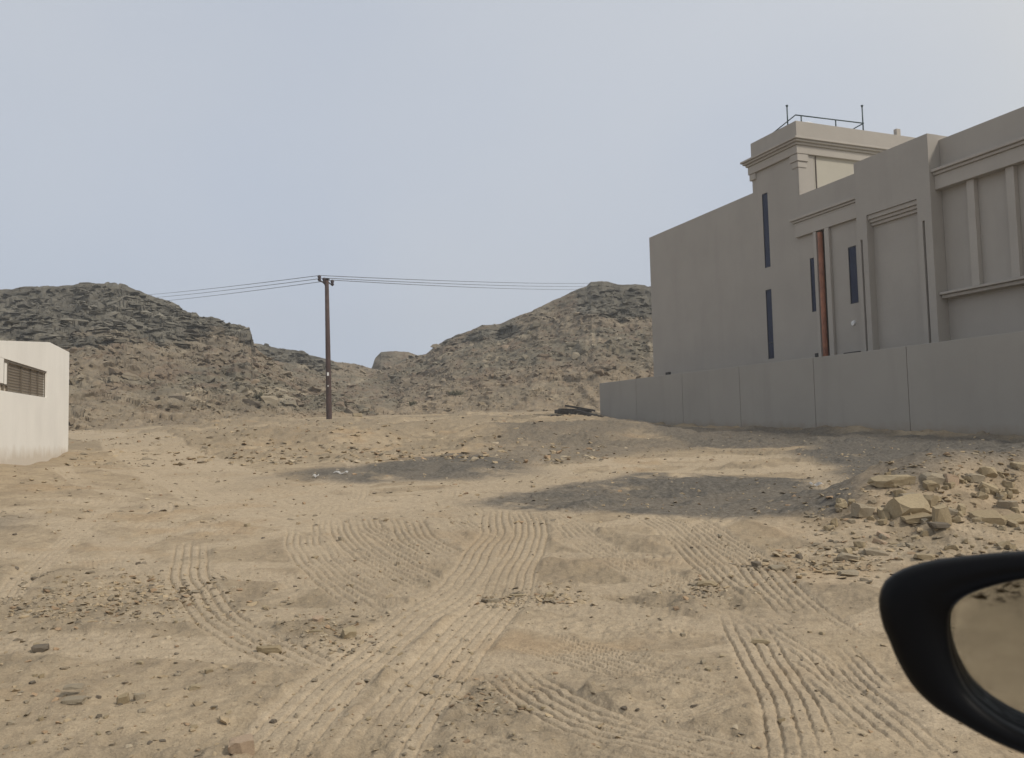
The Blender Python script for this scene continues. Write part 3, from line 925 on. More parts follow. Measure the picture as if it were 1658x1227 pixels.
def hill_at(px, py):
    """nearest hill surface point seen along a direction"""
    best = None
    for o, X, Y, Z, C, capm in hills[:3]:
        d = X * _f[0] + Y * _f[1] + (Z - EYE) * _f[2]
        qx = PW / 2 + FPX * (X * _r[0] + Y * _r[1] + (Z - EYE) * _r[2]) / d
        qy = PH / 2 - FPX * (X * _u[0] + Y * _u[1] + (Z - EYE) * _u[2]) / d
        e = (qx - px) ** 2 + (qy - py) ** 2
        i = np.unravel_index(np.argmin(e), e.shape)
        if e[i] < 40 and (best is None or Y[i] < best[1]): best = (float(X[i]), float(Y[i]), float(Z[i]))
    return best if best else tuple(at(px, py, 62.0))

# uncountable gravel on the dirt
def soil_tint(n, rg):
    base = np.array([[0.40, 0.32, 0.215], [0.30, 0.255, 0.19], [0.26, 0.22, 0.165], [0.44, 0.37, 0.27], [0.36, 0.26, 0.17]])
    return base[rg.choice(5, n, p=[0.36, 0.24, 0.12, 0.18, 0.10])] * rg.uniform(0.85, 1.12, (n, 1))
P, S = [], []
def strew(n, px0, px1, py0, py1, s0, s1, gaus=False):
    for _ in range(n):
        if gaus: x, y = random.gauss((px0 + px1) / 2, (px1 - px0) / 4), random.gauss((py0 + py1) / 2, (py1 - py0) / 4)
        else: x, y = random.uniform(px0, px1), random.uniform(py0, py1)
        a, b = _gp(x, y)
        P.append((a, b)); S.append(s0 * (s1 / s0) ** (random.random() ** 1.8))
_gpy = np.arange(660, 1420, 6.0); _gpx = np.arange(-240, 1960, 40.0)
_tab = np.array([[ground_at(x, y)[:2] for x in _gpx] for y in _gpy])
def _gp(px, py):
    i = min(max((py - 660) / 6.0, 0), len(_gpy) - 1.001); j = min(max((px + 240) / 40.0, 0), len(_gpx) - 1.001)
    i0, j0 = int(i), int(j); u_, v_ = i - i0, j - j0
    return ((_tab[i0, j0] * (1 - v_) + _tab[i0, j0 + 1] * v_) * (1 - u_) + (_tab[i0 + 1, j0] * (1 - v_) + _tab[i0 + 1, j0 + 1] * v_) * u_)
strew(2600, -200, 1850, 830, 1350, 0.008, 0.035)
strew(900, -200, 760, 840, 1300, 0.012, 0.055)
strew(700, 40, 420, 925, 1010, 0.015, 0.07, True)
strew(450, -60, 260, 950, 1020, 0.015, 0.06, True)
strew(260, 760, 960, 950, 985, 0.012, 0.07, True)
strew(220, 1050, 1200, 935, 985, 0.012, 0.06, True)
strew(500, 1180, 1480, 880, 945, 0.015, 0.08, True)
strew(300, 440, 620, 990, 1070, 0.012, 0.05, True)
strew(200, 700, 860, 1090, 1170, 0.010, 0.04, True)
strew(1300, 1300, 1800, 745, 910, 0.015, 0.09)
strew(1500, -200, 1700, 725, 850, 0.02, 0.09)
strew(2300, 100, 980, 676, 750, 0.04, 0.22)
strew(500, 330, 640, 683, 745, 0.05, 0.22)
strew(500, 980, 1700, 695, 745, 0.03, 0.10)
P = np.array(P); S = np.array(S)
Pz = np.stack([P[:, 0], P[:, 1], gz(P[:, 0], P[:, 1])], -1)
Pz[:, 2] += S * 0.08
o = scatter('gravel', Pz, S, soil_tint(len(S), RNG), flat=0.75, tilt=0.25, seed=9)
tag(o, 'small stone chips and gravel scattered over the dirt', 'gravel', kind='stuff')

# ------------------------------------------------------------------ stones one can pick out
STONE_ME = {}
def block_rock(seed, cuts=7):
    rg = random.Random(seed)
    bm = bmesh.new()
    bmesh.ops.create_cube(bm, size=1.0)
    for v in bm.verts: v.co += Vector((rg.uniform(-.10, .10), rg.uniform(-.12, .12), rg.uniform(-.10, .10)))
    for _ in range(cuts):
        n = Vector((rg.gauss(0, 1), rg.gauss(0, 1), rg.gauss(0, .7))).normalized()
        ext = max(v.co.dot(n) for v in bm.verts)
        pl = n * (ext - rg.uniform(0.04, 0.22))
        g = bmesh.ops.bisect_plane(bm, geom=bm.verts[:] + bm.edges[:] + bm.faces[:], plane_co=pl, plane_no=n, clear_outer=True)
        ed = [e for e in g['geom_cut'] if isinstance(e, bmesh.types.BMEdge)]
        if len(ed) > 2: bmesh.ops.contextual_create(bm, geom=ed)
    bmesh.ops.triangulate(bm, faces=bm.faces)
    bmesh.ops.subdivide_edges(bm, edges=[e for e in bm.edges if e.calc_length() > 0.45], cuts=1, use_grid_fill=False)
    bmesh.ops.triangulate(bm, faces=bm.faces)
    for v in bm.verts: v.co += Vector((rg.gauss(0, .014), rg.gauss(0, .014), rg.gauss(0, .014)))
    bmesh.ops.recalc_face_normals(bm, faces=bm.faces)
    bm.verts.index_update(); bm.verts.ensure_lookup_table()
    V = np.array([v.co[:] for v in bm.verts]); Tt = np.array([[v.index for v in f.verts] for f in bm.faces])
    bm.free()
    return V, Tt

def stone(label, px, py, wpx, mat, hgt=0.6, depth_ratio=0.8, rz=0.0, rx=0.0, ry=0.0, sink=0.25, seed=0, group=None, npt=16, lift=0.0, name='stone'):
    x, y = _gp(px, py)
    z = float(gz(x, y))
    if py < 662: x, y, z = hill_at(px, py)
    w = wpx / FPX * y
    key = (seed % 40, mat, npt)
    if key not in STONE_ME:
        V, Tt = block_rock(900 + seed, 10 + npt // 3)
        me = tri_mesh('stone', V, Tt)
        me.polygons.foreach_set('use_smooth', np.zeros(len(Tt), bool))
        me.materials.append(M[mat])
        STONE_ME[key] = me
    o = bpy.data.objects.new(name, STONE_ME[key])
    COL.objects.link(o)
    w *= 0.86
    o.scale = (w, w * depth_ratio, w * hgt)
    o.rotation_euler = (rx, ry, rz)
    o.location = (x, y, z + w * hgt * (0.5 - sink) + lift)
    tag(o, label, 'stone', group)
    return o

stone('largest pinkish rounded stone at the very bottom edge, left of the wheel ruts', 388, 1214, 52, 'st_pink', 0.55, 0.8, 0.3, seed=1, npt=22)
stone('flat tan stone with a reddish end lying on the left tyre track', 436, 1055, 42, 'st_tan', 0.32, 0.5, 0.15, seed=2)
stone('upright yellowish angular stone between the left tyre track and the crossing ruts', 566, 1034, 26, 'st_pale', 0.75, 0.8, 0.6, 0.3, seed=3)
stone('pale flat stone just left of the upright yellowish stone', 513, 1026, 24, 'st_tan', 0.3, 0.6, 0.1, seed=4)
stone('low pinkish stone behind the flat pale stone near the left tyre track', 513, 1008, 24, 'st_pink', 0.5, 0.7, 1.2, seed=5)
stone('pointed tan stone standing near the bottom left corner', 200, 1143, 20, 'st_tan', 0.95, 0.7, 0.7, 0.2, seed=6)
stone('squat grey stone right of the pointed tan stone', 226, 1138, 22, 'st_grey', 0.6, 0.8, 0.2, seed=7)
stone('small pale stone lying alone below the left tyre track', 315, 1123, 20, 'st_pale', 0.45, 0.8, 0.4, seed=8)
stone('upper of two thin slabs stacked near the bottom left corner', 122, 1136, 34, 'st_grey', 0.22, 0.5, 0.05, seed=9, lift=0.03)
stone('lower of two thin slabs stacked near the bottom left corner', 120, 1146, 40, 'st_grey', 0.25, 0.6, -0.1, seed=10)
stone('dark brown half buried stone at the left edge of the dirt', 66, 1056, 26, 'st_dark', 0.5, 0.8, 0.3, seed=11)
stone('long flat pale slab lying across the tracks right of the centre', 1145, 948, 36, 'st_pale', 0.3, 0.4, 0.05, seed=12)
stone('flat pale slab beside the tyre ridges left of the car mirror', 1230, 1036, 32, 'st_pale', 0.26, 0.45, -0.2, seed=13)
stone('dark small stone on the track end beneath the rubble heap', 1226, 915, 18, 'st_dark', 0.6, 0.8, 0.2, seed=14)
stone('small brown stone near the bottom edge right of the wheel ruts', 808, 1151, 14, 'st_grey', 0.8, 0.8, 0.5, seed=15)
stone('small tan stone right of the brown stone near the bottom edge', 845, 1144, 16, 'st_tan', 0.6, 0.8, 0.2, seed=16)
stone('grey flat slab in the chip cluster at the middle of the dirt', 836, 961, 26, 'st_pale', 0.3, 0.5, 0.1, seed=17)
stone('tilted pale chip at the right of the middle chip cluster', 888, 962, 16, 'st_pale', 0.6, 0.6, 0.5, 0.3, seed=18)
stone('long brown slab at the left of the middle chip cluster', 800, 970, 26, 'st_grey', 0.3, 0.5, 0.2, seed=19)
stone('grey flat stone lying at the left end of the chip strip', 80, 962, 26, 'st_grey', 0.3, 0.6, 0.1, seed=20)
stone('flat tan slab before the rubble heap, left of its scattered chips', 1260, 921, 34, 'st_grey', 0.25, 0.6, 0.1, seed=21)
stone('large dark boulder lying below the left hill', 288, 649, 30, 'st_dark', 0.42, 0.6, 0.1, seed=22)
stone('pale grey boulder with a flat top at the hill foot left of the pole', 437, 654, 36, 'st_grey', 0.55, 0.7, 0.3, seed=23, npt=22)
stone('dark slab leaning on the pale boulder left of the pole', 408, 656, 34, 'st_dark', 0.35, 0.6, 0.1, 0.0, 0.3, seed=24)
stone('pale stone on the dirt bank right of the pole foot', 578, 677, 17, 'st_pale', 0.6, 0.8, 0.2, seed=25)

# rubble heap at the right: every larger block
heap_rocks = [
    ('long pale flat slab lying on top of the rubble heap', 1443, 778, 56, 'st_pale', 0.30, 0.6, 0.05, 0.05, 0.02, 31, 14),
    ('big wedge shaped pale block in the middle of the rubble heap', 1472, 822, 60, 'st_pale', 0.58, 0.55, 0.35, 0.75, 0.1, 32, 11),
    ('tall pale slab standing upright on the front of the rubble heap', 1525, 836, 29, 'st_pale', 1.50, 0.45, 0.1, 0.25, 0.0, 33, 14),
    ('rounded block right of the wedge block on the heap', 1505, 808, 20, 'st_tan', 0.9, 0.8, 0.3, 0.0, 0.1, 34, 18),
    ('low brown block behind the wedge block on the heap', 1470, 802, 28, 'st_grey', 0.55, 0.7, 0.2, 0.0, 0.0, 35, 14),
    ('broad half buried block at the left end of the heap', 1398, 826, 38, 'st_grey', 0.55, 0.8, 0.4, 0.1, 0.2, 36, 14),
    ('thin dark edged slab lying before the wedge block', 1482, 842, 44, 'st_tan', 0.22, 0.6, 0.05, 0.15, -0.08, 37, 13),
    ('small pale chip at the corner of the wedge block', 1453, 834, 14, 'st_pale', 0.8, 0.7, 0.6, 0.0, 0.4, 38, 12),
    ('wide brown slab on the crest right of the pale top slab', 1512, 772, 40, 'st_grey', 0.38, 0.6, 0.1, 0.1, 0.1, 39, 13),
    ('reddish block on the crest in the middle of the heap', 1540, 775, 24, 'st_pink', 0.75, 0.7, 0.3, 0.0, 0.2, 40, 14),
    ('square tan block below the crest slab', 1506, 785, 26, 'st_tan', 0.6, 0.6, 0.1, 0.2, 0.0, 41, 12),
    ('angular pale block on the crest near the right edge', 1598, 762, 28, 'st_pale', 0.6, 0.7, 0.2, 0.2, 0.1, 42, 13),
    ('brown block just left below the angular crest block', 1578, 772, 26, 'st_grey', 0.5, 0.7, 0.1, 0.0, 0.1, 43, 13),
    ('oblong pale slab tilted on the right half of the heap', 1600, 790, 28, 'st_pale', 0.62, 0.5, 0.1, 0.5, 0.35, 44, 12),
    ('small slanting pale slab below the oblong slab', 1590, 802, 18, 'st_pale', 0.7, 0.5, 0.2, 0.3, 0.4, 45, 12),
    ('broad brown block low on the right of the heap', 1632, 818, 30, 'st_grey', 0.6, 0.8, 0.3, 0.2, 0.0, 46, 14),
    ('small square pale block right of the upright slab', 1556, 821, 13, 'st_pale', 1.2, 0.7, 0.1, 0.1, 0.0, 47, 11),
    ('pale block cut by the right edge of the view on the crest', 1655, 757, 26, 'st_pale', 0.6, 0.7, 0.1, 0.0, 0.0, 48, 13),
    ('flat buried slab low on the heap near the right edge', 1640, 838, 44, 'st_tan', 0.3, 0.6, 0.15, 0.2, -0.1, 49, 13),
    ('flat tan block low in the heap right of the upright slab', 1600, 840, 44, 'st_tan', 0.32, 0.7, 0.0, 0.3, 0.0, 50, 13),
    ('pale thin slab at the foot of the heap left of the dark hollow', 1430, 862, 20, 'st_pink', 0.5, 0.4, -0.5, 0.3, 0.5, 51, 12),
    ('narrow tan slab under the pale thin slab at the heap foot', 1426, 872, 22, 'st_pink', 0.45, 0.4, -0.4, 0.2, 0.45, 52, 12),
    ('flat pale chip right of the two leaning thin slabs', 1448, 877, 22, 'st_pale', 0.35, 0.5, 0.1, 0.1, 0.1, 53, 12),
    ('curved dark edged slab in the hollow below the upright slab', 1521, 861, 32, 'st_dark', 0.32, 0.6, 0.05, 0.1, 0.05, 54, 13),
    ('long grey slab low before the heap, above the car mirror', 1420, 893, 32, 'st_grey', 0.3, 0.5, -0.2, 0.1, 0.1, 55, 13),
    ('tilted grey slab left of the long grey slab before the heap', 1372, 900, 34, 'st_grey', 0.35, 0.5, -0.3, 0.1, 0.2, 56, 13),
    ('pale flat slab lowest before the heap beside the mirror top', 1500, 906, 30, 'st_pale', 0.3, 0.5, -0.1, 0.1, 0.1, 57, 13),
    ('grey flat slab before the heap, nearest to the mirror\'s outer end', 1378, 928, 36, 'st_grey', 0.25, 0.6, 0.0, 0.05, 0.0, 58, 13),
]
for (lb, px, py, w, m_, hg, dr_, rz_, rx_, ry_, sd_, np_) in heap_rocks:
    stone(lb, px, py + w * hg * 0.38, w * 1.18, m_, hg, dr_, rz_, rx_, ry_, 0.30, sd_, npt=np_, name='rubble_block')

sh = 'small tan stone half sunk in the dirt of the rubble heap'
for i in range(120):
    px, py = random.uniform(1340, 1650), random.uniform(765, 900)
    if py < 800 and px < 1420: continue
    mt_ = random.choice(('st_tan', 'st_pale', 'st_grey', 'st_tan'))
    sh = 'small %s stone half sunk in the %s of the rubble heap' % ({'st_tan': 'tan', 'st_pale': 'pale', 'st_grey': 'brown'}[mt_],
         ('left tip' if px < 1420 else 'middle' if px < 1540 else 'right end') + (' crest' if py < 800 else ' front' if py < 850 else ' foot'))
    stone(sh, px, py, random.uniform(7, 22), mt_, random.uniform(0.4, 0.8), 0.7, random.uniform(0, 6), random.uniform(-.3, .3), random.uniform(-.3, .3), 0.25, 60 + i % 12, group='small stones of the rubble heap')
sh = 'small stone lying loose among the tyre tracks'
for i in range(110):
    px, py = random.uniform(10, 1400), random.uniform(850, 1215)
    if random.random() < 0.45: px = random.uniform(10, 560)
    mt_ = random.choice(('st_tan', 'st_grey', 'st_tan', 'st_pale', 'st_pale', 'st_dark'))
    sh = 'small %s stone lying loose %s, %s' % ({'st_tan': 'tan', 'st_grey': 'brown', 'st_pale': 'pale', 'st_dark': 'dark'}[mt_],
         'at the far left of the dirt' if px < 220 else 'left of the crossing ruts' if px < 520 else 'among the crossing ruts' if px < 850 else 'right of the crossing ruts' if px < 1130 else 'left of the car mirror',
         'towards the gravel patches' if py < 940 else 'in the middle foreground' if py < 1080 else 'near the bottom edge')
    stone(sh, px, py, random.uniform(5, 13), mt_, random.uniform(0.3, 0.7), 0.7, random.uniform(0, 6), random.uniform(-.2, .2), random.uniform(-.2, .2), 0.25, 60 + i % 12, group='loose stones on the dirt')

# ------------------------------------------------------------------ long grey boundary wall
D_ = np.array([math.sin(math.atan(.4015)), -math.cos(math.atan(.4015)), 0])      # towards the viewer
N_ = np.array([-math.cos(math.atan(.4015)), -math.sin(math.atan(.4015)), 0])     # outward, to the left
ANG = math.atan2(D_[1], D_[0])
WP = at(1658, 710, 19.4)
far = on_plane(971, 689, WP, N_)
wall = empty('boundary_wall', (far[0], far[1], far[2] - 0.4), ANG)
tag(wall, 'long plain grey plastered boundary wall in front of the beige villa', 'wall')
zb = far[2] - 0.4
cuts = [971, 1030, 1105, 1198, 1319, 1471]
ss = [float((on_plane(x, 640, WP, N_) - far) @ D_) for x in cuts] + [21.6, 26.0, 31.0]
def topz(s):
    return EYE + np.interp(s, [0, 8, 13, 17, 21, 31], [2.34, 2.26, 2.19, 2.15, 2.12, 2.10])
for i in range(len(ss) - 1):
    g = 0.010
    s0, s1 = ss[i] + (g if i else 0), ss[i + 1] - g
    bm = bmesh.new()
    vs = add_box(bm, s0, s1, 0.0, 0.2, -1.4, 3)
    for v in bm.verts:
        if v.co.z > 2: v.co.z = topz(v.co.x) - zb + (0.006 if i % 2 else 0)
    bmesh.ops.bevel(bm, geom=list(bm.edges), offset=0.008, segments=2, affect='EDGES', profile=0.5)
    from_bm('wall_panel', bm, M['wall_grey'], wall)
    if i: box('joint', M['rust_channel'], wall, ss[i] - g - 0.002, ss[i] + g + 0.002, 0.028, 0.17, -1.2, topz(ss[i]) - zb - 0.03, 0)

# ------------------------------------------------------------------ beige villa
FP = WP - N_ * 3.0
org = on_plane(1055, 500, FP, N_)
vz = 0.2                                                  # world z of the villa's base
villa = empty('villa', (org[0], org[1], vz), ANG)
tag(villa, 'beige villa with slit windows and a cornice tower behind the grey wall', 'house')
ZO = EYE - vz                                             # eye-relative height -> local

def wall_open(name, s0, s1, z0, z1, holes, mat, y=0.0, th=0.3, parent=villa):
    xs = sorted({s0, s1, *[h[0] for h in holes], *[h[1] for h in holes]})
    zs = sorted({z0, z1, *[h[2] for h in holes], *[h[3] for h in holes]})
    def solid(i, j):
        if i < 0 or j < 0 or i >= len(xs) - 1 or j >= len(zs) - 1: return False
        cx, cz = (xs[i] + xs[i + 1]) / 2, (zs[j] + zs[j + 1]) / 2
        return not any(h[0] < cx < h[1] and h[2] < cz < h[3] for h in holes)
    bm = bmesh.new()
    cache = {}
    def V(a, b, c):
        k_ = (round(a, 4), round(b, 4), round(c, 4))
        if k_ not in cache: cache[k_] = bm.verts.new((a, b, c + ZO))
        return cache[k_]
    y1 = y + th
    for i in range(len(xs) - 1):
        for j in range(len(zs) - 1):
            if not solid(i, j): continue
            a, b, c, d = xs[i], xs[i + 1], zs[j], zs[j + 1]
            bm.faces.new((V(a, y, c), V(b, y, c), V(b, y, d), V(a, y, d)))
            bm.faces.new((V(a, y1, c), V(a, y1, d), V(b, y1, d), V(b, y1, c)))
            if not solid(i - 1, j): bm.faces.new((V(a, y, c), V(a, y, d), V(a, y1, d), V(a, y1, c)))
            if not solid(i + 1, j): bm.faces.new((V(b, y, c), V(b, y1, c), V(b, y1, d), V(b, y, d)))
            if not solid(i, j - 1): bm.faces.new((V(a, y, c), V(a, y1, c), V(b, y1, c), V(b, y, c)))
            if not solid(i, j + 1): bm.faces.new((V(a, y, d), V(b, y, d), V(b, y1, d), V(a, y1, d)))
    return from_bm(name, bm, mat, parent)

def vbox(name, mat, s0, s1, y0, y1, z0, z1, bev=0.012, parent=villa):
    return box(name, mat, parent, s0, s1, y0, y1, z0 + ZO, z1 + ZO, bev)

def window(s0, s1, z0, z1, y=0.0, rail=None):
    e = 0.03
    lst = [(s0 + .002, s0 + e, y + .01, y + .06, z0 + ZO + .002, z1 + ZO - .002), (s1 - e, s1 - .002, y + .01, y + .06, z0 + ZO + .002, z1 + ZO - .002),
           (s0 + e, s1 - e, y + .012, y + .058, z0 + ZO + .002, z0 + e + ZO), (s0 + e, s1 - e, y + .012, y + .058, z1 - e + ZO, z1 + ZO - .002)]
    if rail: lst.append((s0 + e, s1 - e, y + .012, y + .058, rail + ZO, rail + .04 + ZO))
    w = boxes('window', M['frame'], villa, lst, 0.004)
    box('pane', M['glass'], w, s0 + e * .6, s1 - e * .6, y + .025, y + .04, z0 + e * .6 + ZO, z1 - e * .6 + ZO, 0)

B0 = -1.6
W1 = (8.18, 8.51, 6.14, 8.95); W2 = (8.15, 8.49, 2.72, 5.31)
W3 = (10.60, 10.87, 4.13, 6.01); W4 = (12.42, 12.78, 4.13, 6.01)
SLOT = (11.07, 11.47, B0 + .3, 6.86)
wall_open('facade', 0.0, 10.20, B0, 9.15, [W1, W2], M['villa'])
wall_open('facade', 10.20, 13.30, B0, 8.36, [W3, W4, SLOT], M['villa'])
for w_ in (W1, W2, W3, W4): window(*w_, rail=(3.30 if w_ is W2 else None))
# body behind the facade
vbox('body', M['villa'], 0.003, 7.70, 0.32, 10.0, B0, 9.147, 0)
vbox('body', M['villa_cream'], 10.18, 26.0, 0.78, 10.0, B0, 7.4, 0)
vbox('recess_backing', M['dark'], 10.205, 13.0, 0.302, 0.775, B0, 7.2, 0)
vbox('body', M['villa'], 7.72, 10.16, 0.32, 9.2, B0, 9.8, 0)
# tower head
vbox('tower_wall', M['villa'], 7.66, 10.20, 0.0, 9.3, 9.152, 9.857, 0.0)
vbox('tower_wall', M['villa_cream'], 10.165, 10.215, 0.72, 9.3, 7.3, 10.1, 0.004)
vbox('corner_pier', M['villa'], 9.72, 10.235, 0.006, 0.70, 8.30, 9.86, 0.01)
vbox('corner_pier', M['villa'], 7.64, 7.69, 0.02, 0.5, 9.10, 9.86, 0.01)
def ring(name, mat, ov, z0, z1, bev=0.012):
    return vbox(name, mat, 7.64 - ov, 10.22 + ov, -ov, 9.3 + ov, z0, z1, bev)
ring('fascia', M['villa_trim'], 0.10, 9.86, 10.16)
ring('cornice', M['villa_trim'], 0.16, 10.162, 10.25, 0.02)
ring('cornice', M['villa_trim'], 0.24, 10.252, 10.33, 0.02)
ring('cornice', M['villa_trim'], 0.30, 10.332, 10.41, 0.015)
ring('parapet', M['villa'], 0.0, 10.412, 11.08, 0.01)
vbox('corbel', M['villa_trim'], 9.88, 10.30, -0.07, 0.42, 9.60, 9.857, 0.012)
vbox('corbel', M['villa_trim'], 9.93, 10.26, -0.03, 0.36, 9.38, 9.597, 0.012)
vbox('corbel', M['villa_trim'], 7.58, 7.92, -0.07, 0.42, 9.62, 9.857, 0.012)
vbox('drain_pipe', M['rust_channel'], 10.217, 10.245, 0.78, 0.815, 8.2, 9.856, 0.004)
# wing parapet coping and the entrance bay
vbox('parapet', M['villa'], 10.2, 13.32, 0.303, 0.5, 7.2, 8.357, 0.0)
vbox('cornice', M['villa_trim'], 9.86, 13.30, -0.20, -0.002, 7.46, 7.56, 0.012)
vbox('cornice', M['villa_trim'], 9.93, 13.30, -0.14, -0.002, 7.38, 7.457, 0.015)
vbox('cornice', M['villa_trim'], 9.99, 13.30, -0.09, -0.002, 7.30, 7.377, 0.015)
vbox('band', M['villa_trim'], 10.05, 13.30, -0.11, -0.003, 6.86, 7.297, 0.01)
vbox('fin', M['villa_trim'], 10.92, 11.065, -0.10, -0.003, B0, 6.857, 0.01)
vbox('fin', M['villa_trim'], 11.475, 11.69, -0.11, -0.003, B0, 6.857, 0.01)
tube('red_pipe', M['red_pipe'], villa, [(11.20, -0.03, B0 + ZO), (11.20, -0.03, 6.8 + ZO)], 0.092, 14)
tube('red_pipe', M['red_pipe'], villa, [(11.36, 0.08, B0 + ZO), (11.36, 0.08, 4.9 + ZO)], 0.05, 12)
vbox('glass_strip', M['green_glass'], 11.33, 11.465, 0.10, 0.12, B0, 6.83, 0)
vbox('frame_bar', M['villa_trim'], 11.40, 11.42, 0.07, 0.097, B0, 6.83, 0.003)
vbox('vent', M['dark'], 12.05, 12.77, -0.06, -0.004, 2.47, 2.56, 0.01)
vbox('vent', M['dark'], 10.72, 10.86, -0.08, -0.004, 2.55, 2.68, 0.01)
vbox('vent', M['dark'], 1.15, 1.45, -0.10, -0.004, 2.66, 2.78, 0.01)
bm = bmesh.new()
bmesh.ops.create_cone(bm, cap_ends=True, segments=20, radius1=0.09, radius2=0.075, depth=0.05, matrix=Matrix.Translation((12.52, -0.025, 3.49 + ZO)) @ Matrix.Rotation(R(90), 4, 'X'))
from_bm('wall_lamp', bm, M['unit_white'], villa)
# projecting block with one blind panel and two narrow channels
BY = -0.45
bs0, bs1 = 13.32, 16.20
CH1 = (13.45, 13.535, B0 + .3, 6.0); CH2 = (15.86, 15.945, B0 + .3, 6.02); PAN = (13.74, 15.70, B0 + .3, 6.72)
wall_open('block_facade', bs0, bs1, B0, 8.51, [CH1, CH2, PAN], M['villa'], y=BY, th=0.43)
vbox('block_body', M['villa'], bs0 + .003, bs1 - .003, -0.017, 0.775, B0, 8.507, 0)
for c_ in (CH1, CH2):
    vbox('channel', M['rust_channel'], c_[0] - .01, c_[1] + .01, BY + 0.10, BY + 0.16, B0 + .35, c_[3] - 0.01, 0)
vbox('panel', M['villa'], PAN[0] - .01, PAN[1] + .01, BY + 0.25, BY + 0.30, B0 + .35, PAN[3] + .02, 0)
vbox('lintel', M['villa_trim'], PAN[0] + .002, PAN[1] - .002, BY + 0.05, BY + 0.248, 6.58, 6.717, 0.01)
vbox('lintel', M['villa_trim'], PAN[0] + .002, PAN[1] - .002, BY + 0.11, BY + 0.248, 6.48, 6.577, 0.01)
vbox('lintel', M['villa_trim'], PAN[0] + .002, PAN[1] - .002, BY + 0.17, BY + 0.248, 6.38, 6.477, 0.01)
# right wing
wall_open('facade', bs1 + .002, 26.0, B0, 8.36, [], M['villa'], y=0.0, th=0.3)
vbox('parapet', M['villa'], bs1 + .01, 25.99, 0.303, 0.5, 7.2, 8.355, 0)
vbox('cornice', M['villa_trim'], bs1 + .004, 26.0, -0.40, -0.003, 7.36, 7.44, 0.012)
vbox('cornice', M['villa_trim'], bs1 + .004, 26.0, -0.33, -0.003, 7.27, 7.357, 0.015)
vbox('band', M['villa_trim'], bs1 + .004, 26.0, -0.27, -0.003, 6.86, 7.267, 0.01)
for s_ in (17.15, 18.36, 19.6, 20.8, 22.0, 23.2, 24.4):
    vbox('pilaster', M['villa_trim'], s_, s_ + 0.24, -0.16, -0.004, 3.90, 6.857, 0.01)
vbox('ledge', M['villa_trim'], bs1 + .004, 26.0, -0.34, -0.003, 3.80, 3.87, 0.012)
vbox('ledge', M['villa_trim'], bs1 + .004, 26.0, -0.25, -0.003, 3.70, 3.797, 0.015)
# roof railing and roof units on the tower
def rail_pt(n, s, z): return (s, n, z + ZO)
RA = 0.024
tube('roof_railing', M['rail'], villa, [rail_pt(0.15, 8.6, 11.09), rail_pt(0.15, 10.05, 11.36), rail_pt(3.25, 10.10, 11.40), rail_pt(3.25, 9.0, 11.32)], RA, 8)
for (n_, s_, z0_, z1_) in ((0.15, 9.62, 10.9, 11.88), (3.22, 10.10, 10.9, 12.08), (0.40, 10.05, 10.9, 11.37), (1.95, 10.08, 10.9, 11.385)):
    tube('rail_post', M['rail'], villa, [rail_pt(n_, s_, z0_), rail_pt(n_, s_, z1_)], RA, 8)
    if z1_ > 11.6: tube('post_cap', M['rail'], villa, [rail_pt(n_, s_, z1_ - 0.06), rail_pt(n_, s_, z1_)], [0.035, 0.05], 10)
def dome(name, mat, parent, c, rx_, ry_, rz_):
    bm = bmesh.new()
    bmesh.ops.create_uvsphere(bm, u_segments=18, v_segments=10, radius=1.0)
    for v in bm.verts:
        v.co = Vector((c[0] + v.co.x * rx_, c[1] + v.co.y * ry_, c[2] + max(v.co.z, -0.35) * rz_))
    return from_bm(name, bm, mat, parent, True)
dome('roof_tank', M['unit_white'], villa, (9.7, 0.95, 11.10 + ZO), 0.28, 0.4, 0.21)
dome('roof_tank', M['unit_white'], villa, (9.6, 2.75, 11.06 + ZO), 0.3, 0.42, 0.24)
vbox('roof_stub', M['villa_trim'], 10.05, 10.20, 4.75, 4.95, 11.0, 11.34, 0.01)

# ------------------------------------------------------------------ white wall at the left
aw = math.atan(.385)
Dw = np.array([math.sin(aw), -math.cos(aw), 0]); Nw = np.array([math.cos(aw), math.sin(aw), 0])
Pw = at(112, 650, 24.0)
zw = 0.9
ww = empty('white_wall', (Pw[0], Pw[1], zw), math.atan2(Dw[1], Dw[0]))
tag(ww, 'white plastered wall with a slatted railing opening at the left edge', 'wall')
# local x = along wall towards viewer, local y = away from the street side is +?  (x cross y = z)
SY = 1.0 if (np.cross([0, 0, 1], Dw) @ Nw) < 0 else -1.0
def W3d(s, n, z):       # n>0 = behind the visible face
    return (s, n * SY, z + EYE - zw)
def prism(name, mat, parent, poly, n0, n1):
    bm = bmesh.new()
    a_ = [bm.verts.new(W3d(s, n0, z)) for s, z in poly]
    b_ = [bm.verts.new(W3d(s, n1, z)) for s, z in poly]
    bm.faces.new(a_); bm.faces.new(b_[::-1])
    for i in range(len(poly)):
        j = (i + 1) % len(poly)
        bm.faces.new((a_[i], a_[j], b_[j], b_[i]))
    return from_bm(name, bm, mat, parent)
prism('wall_panel', M['white_wall'], ww, [(0.1, -1.0), (4.32, -1.0), (4.32, 2.48), (3.95, 2.515), (0.1, 2.67)], 0, 0.30)
prism('wall_panel', M['white_wall'], ww, [(4.322, -1.0), (14.0, -1.0), (14.0, 0.88), (9.95, 1.02), (4.322, 1.185)], 0, 0.30)
prism('wall_panel', M['white_wall'], ww, [(4.322, 1.79), (9.6, 1.60), (14.0, 1.50), (14.0, 1.60), (9.98, 1.87), (4.322, 2.478)], 0, 0.30)
prism('end_wall', M['white_wall'], ww, [(0.1, -1.0), (0.4, -1.0), (0.4, 2.66), (0.1, 2.668)], 0.302, 7.0)
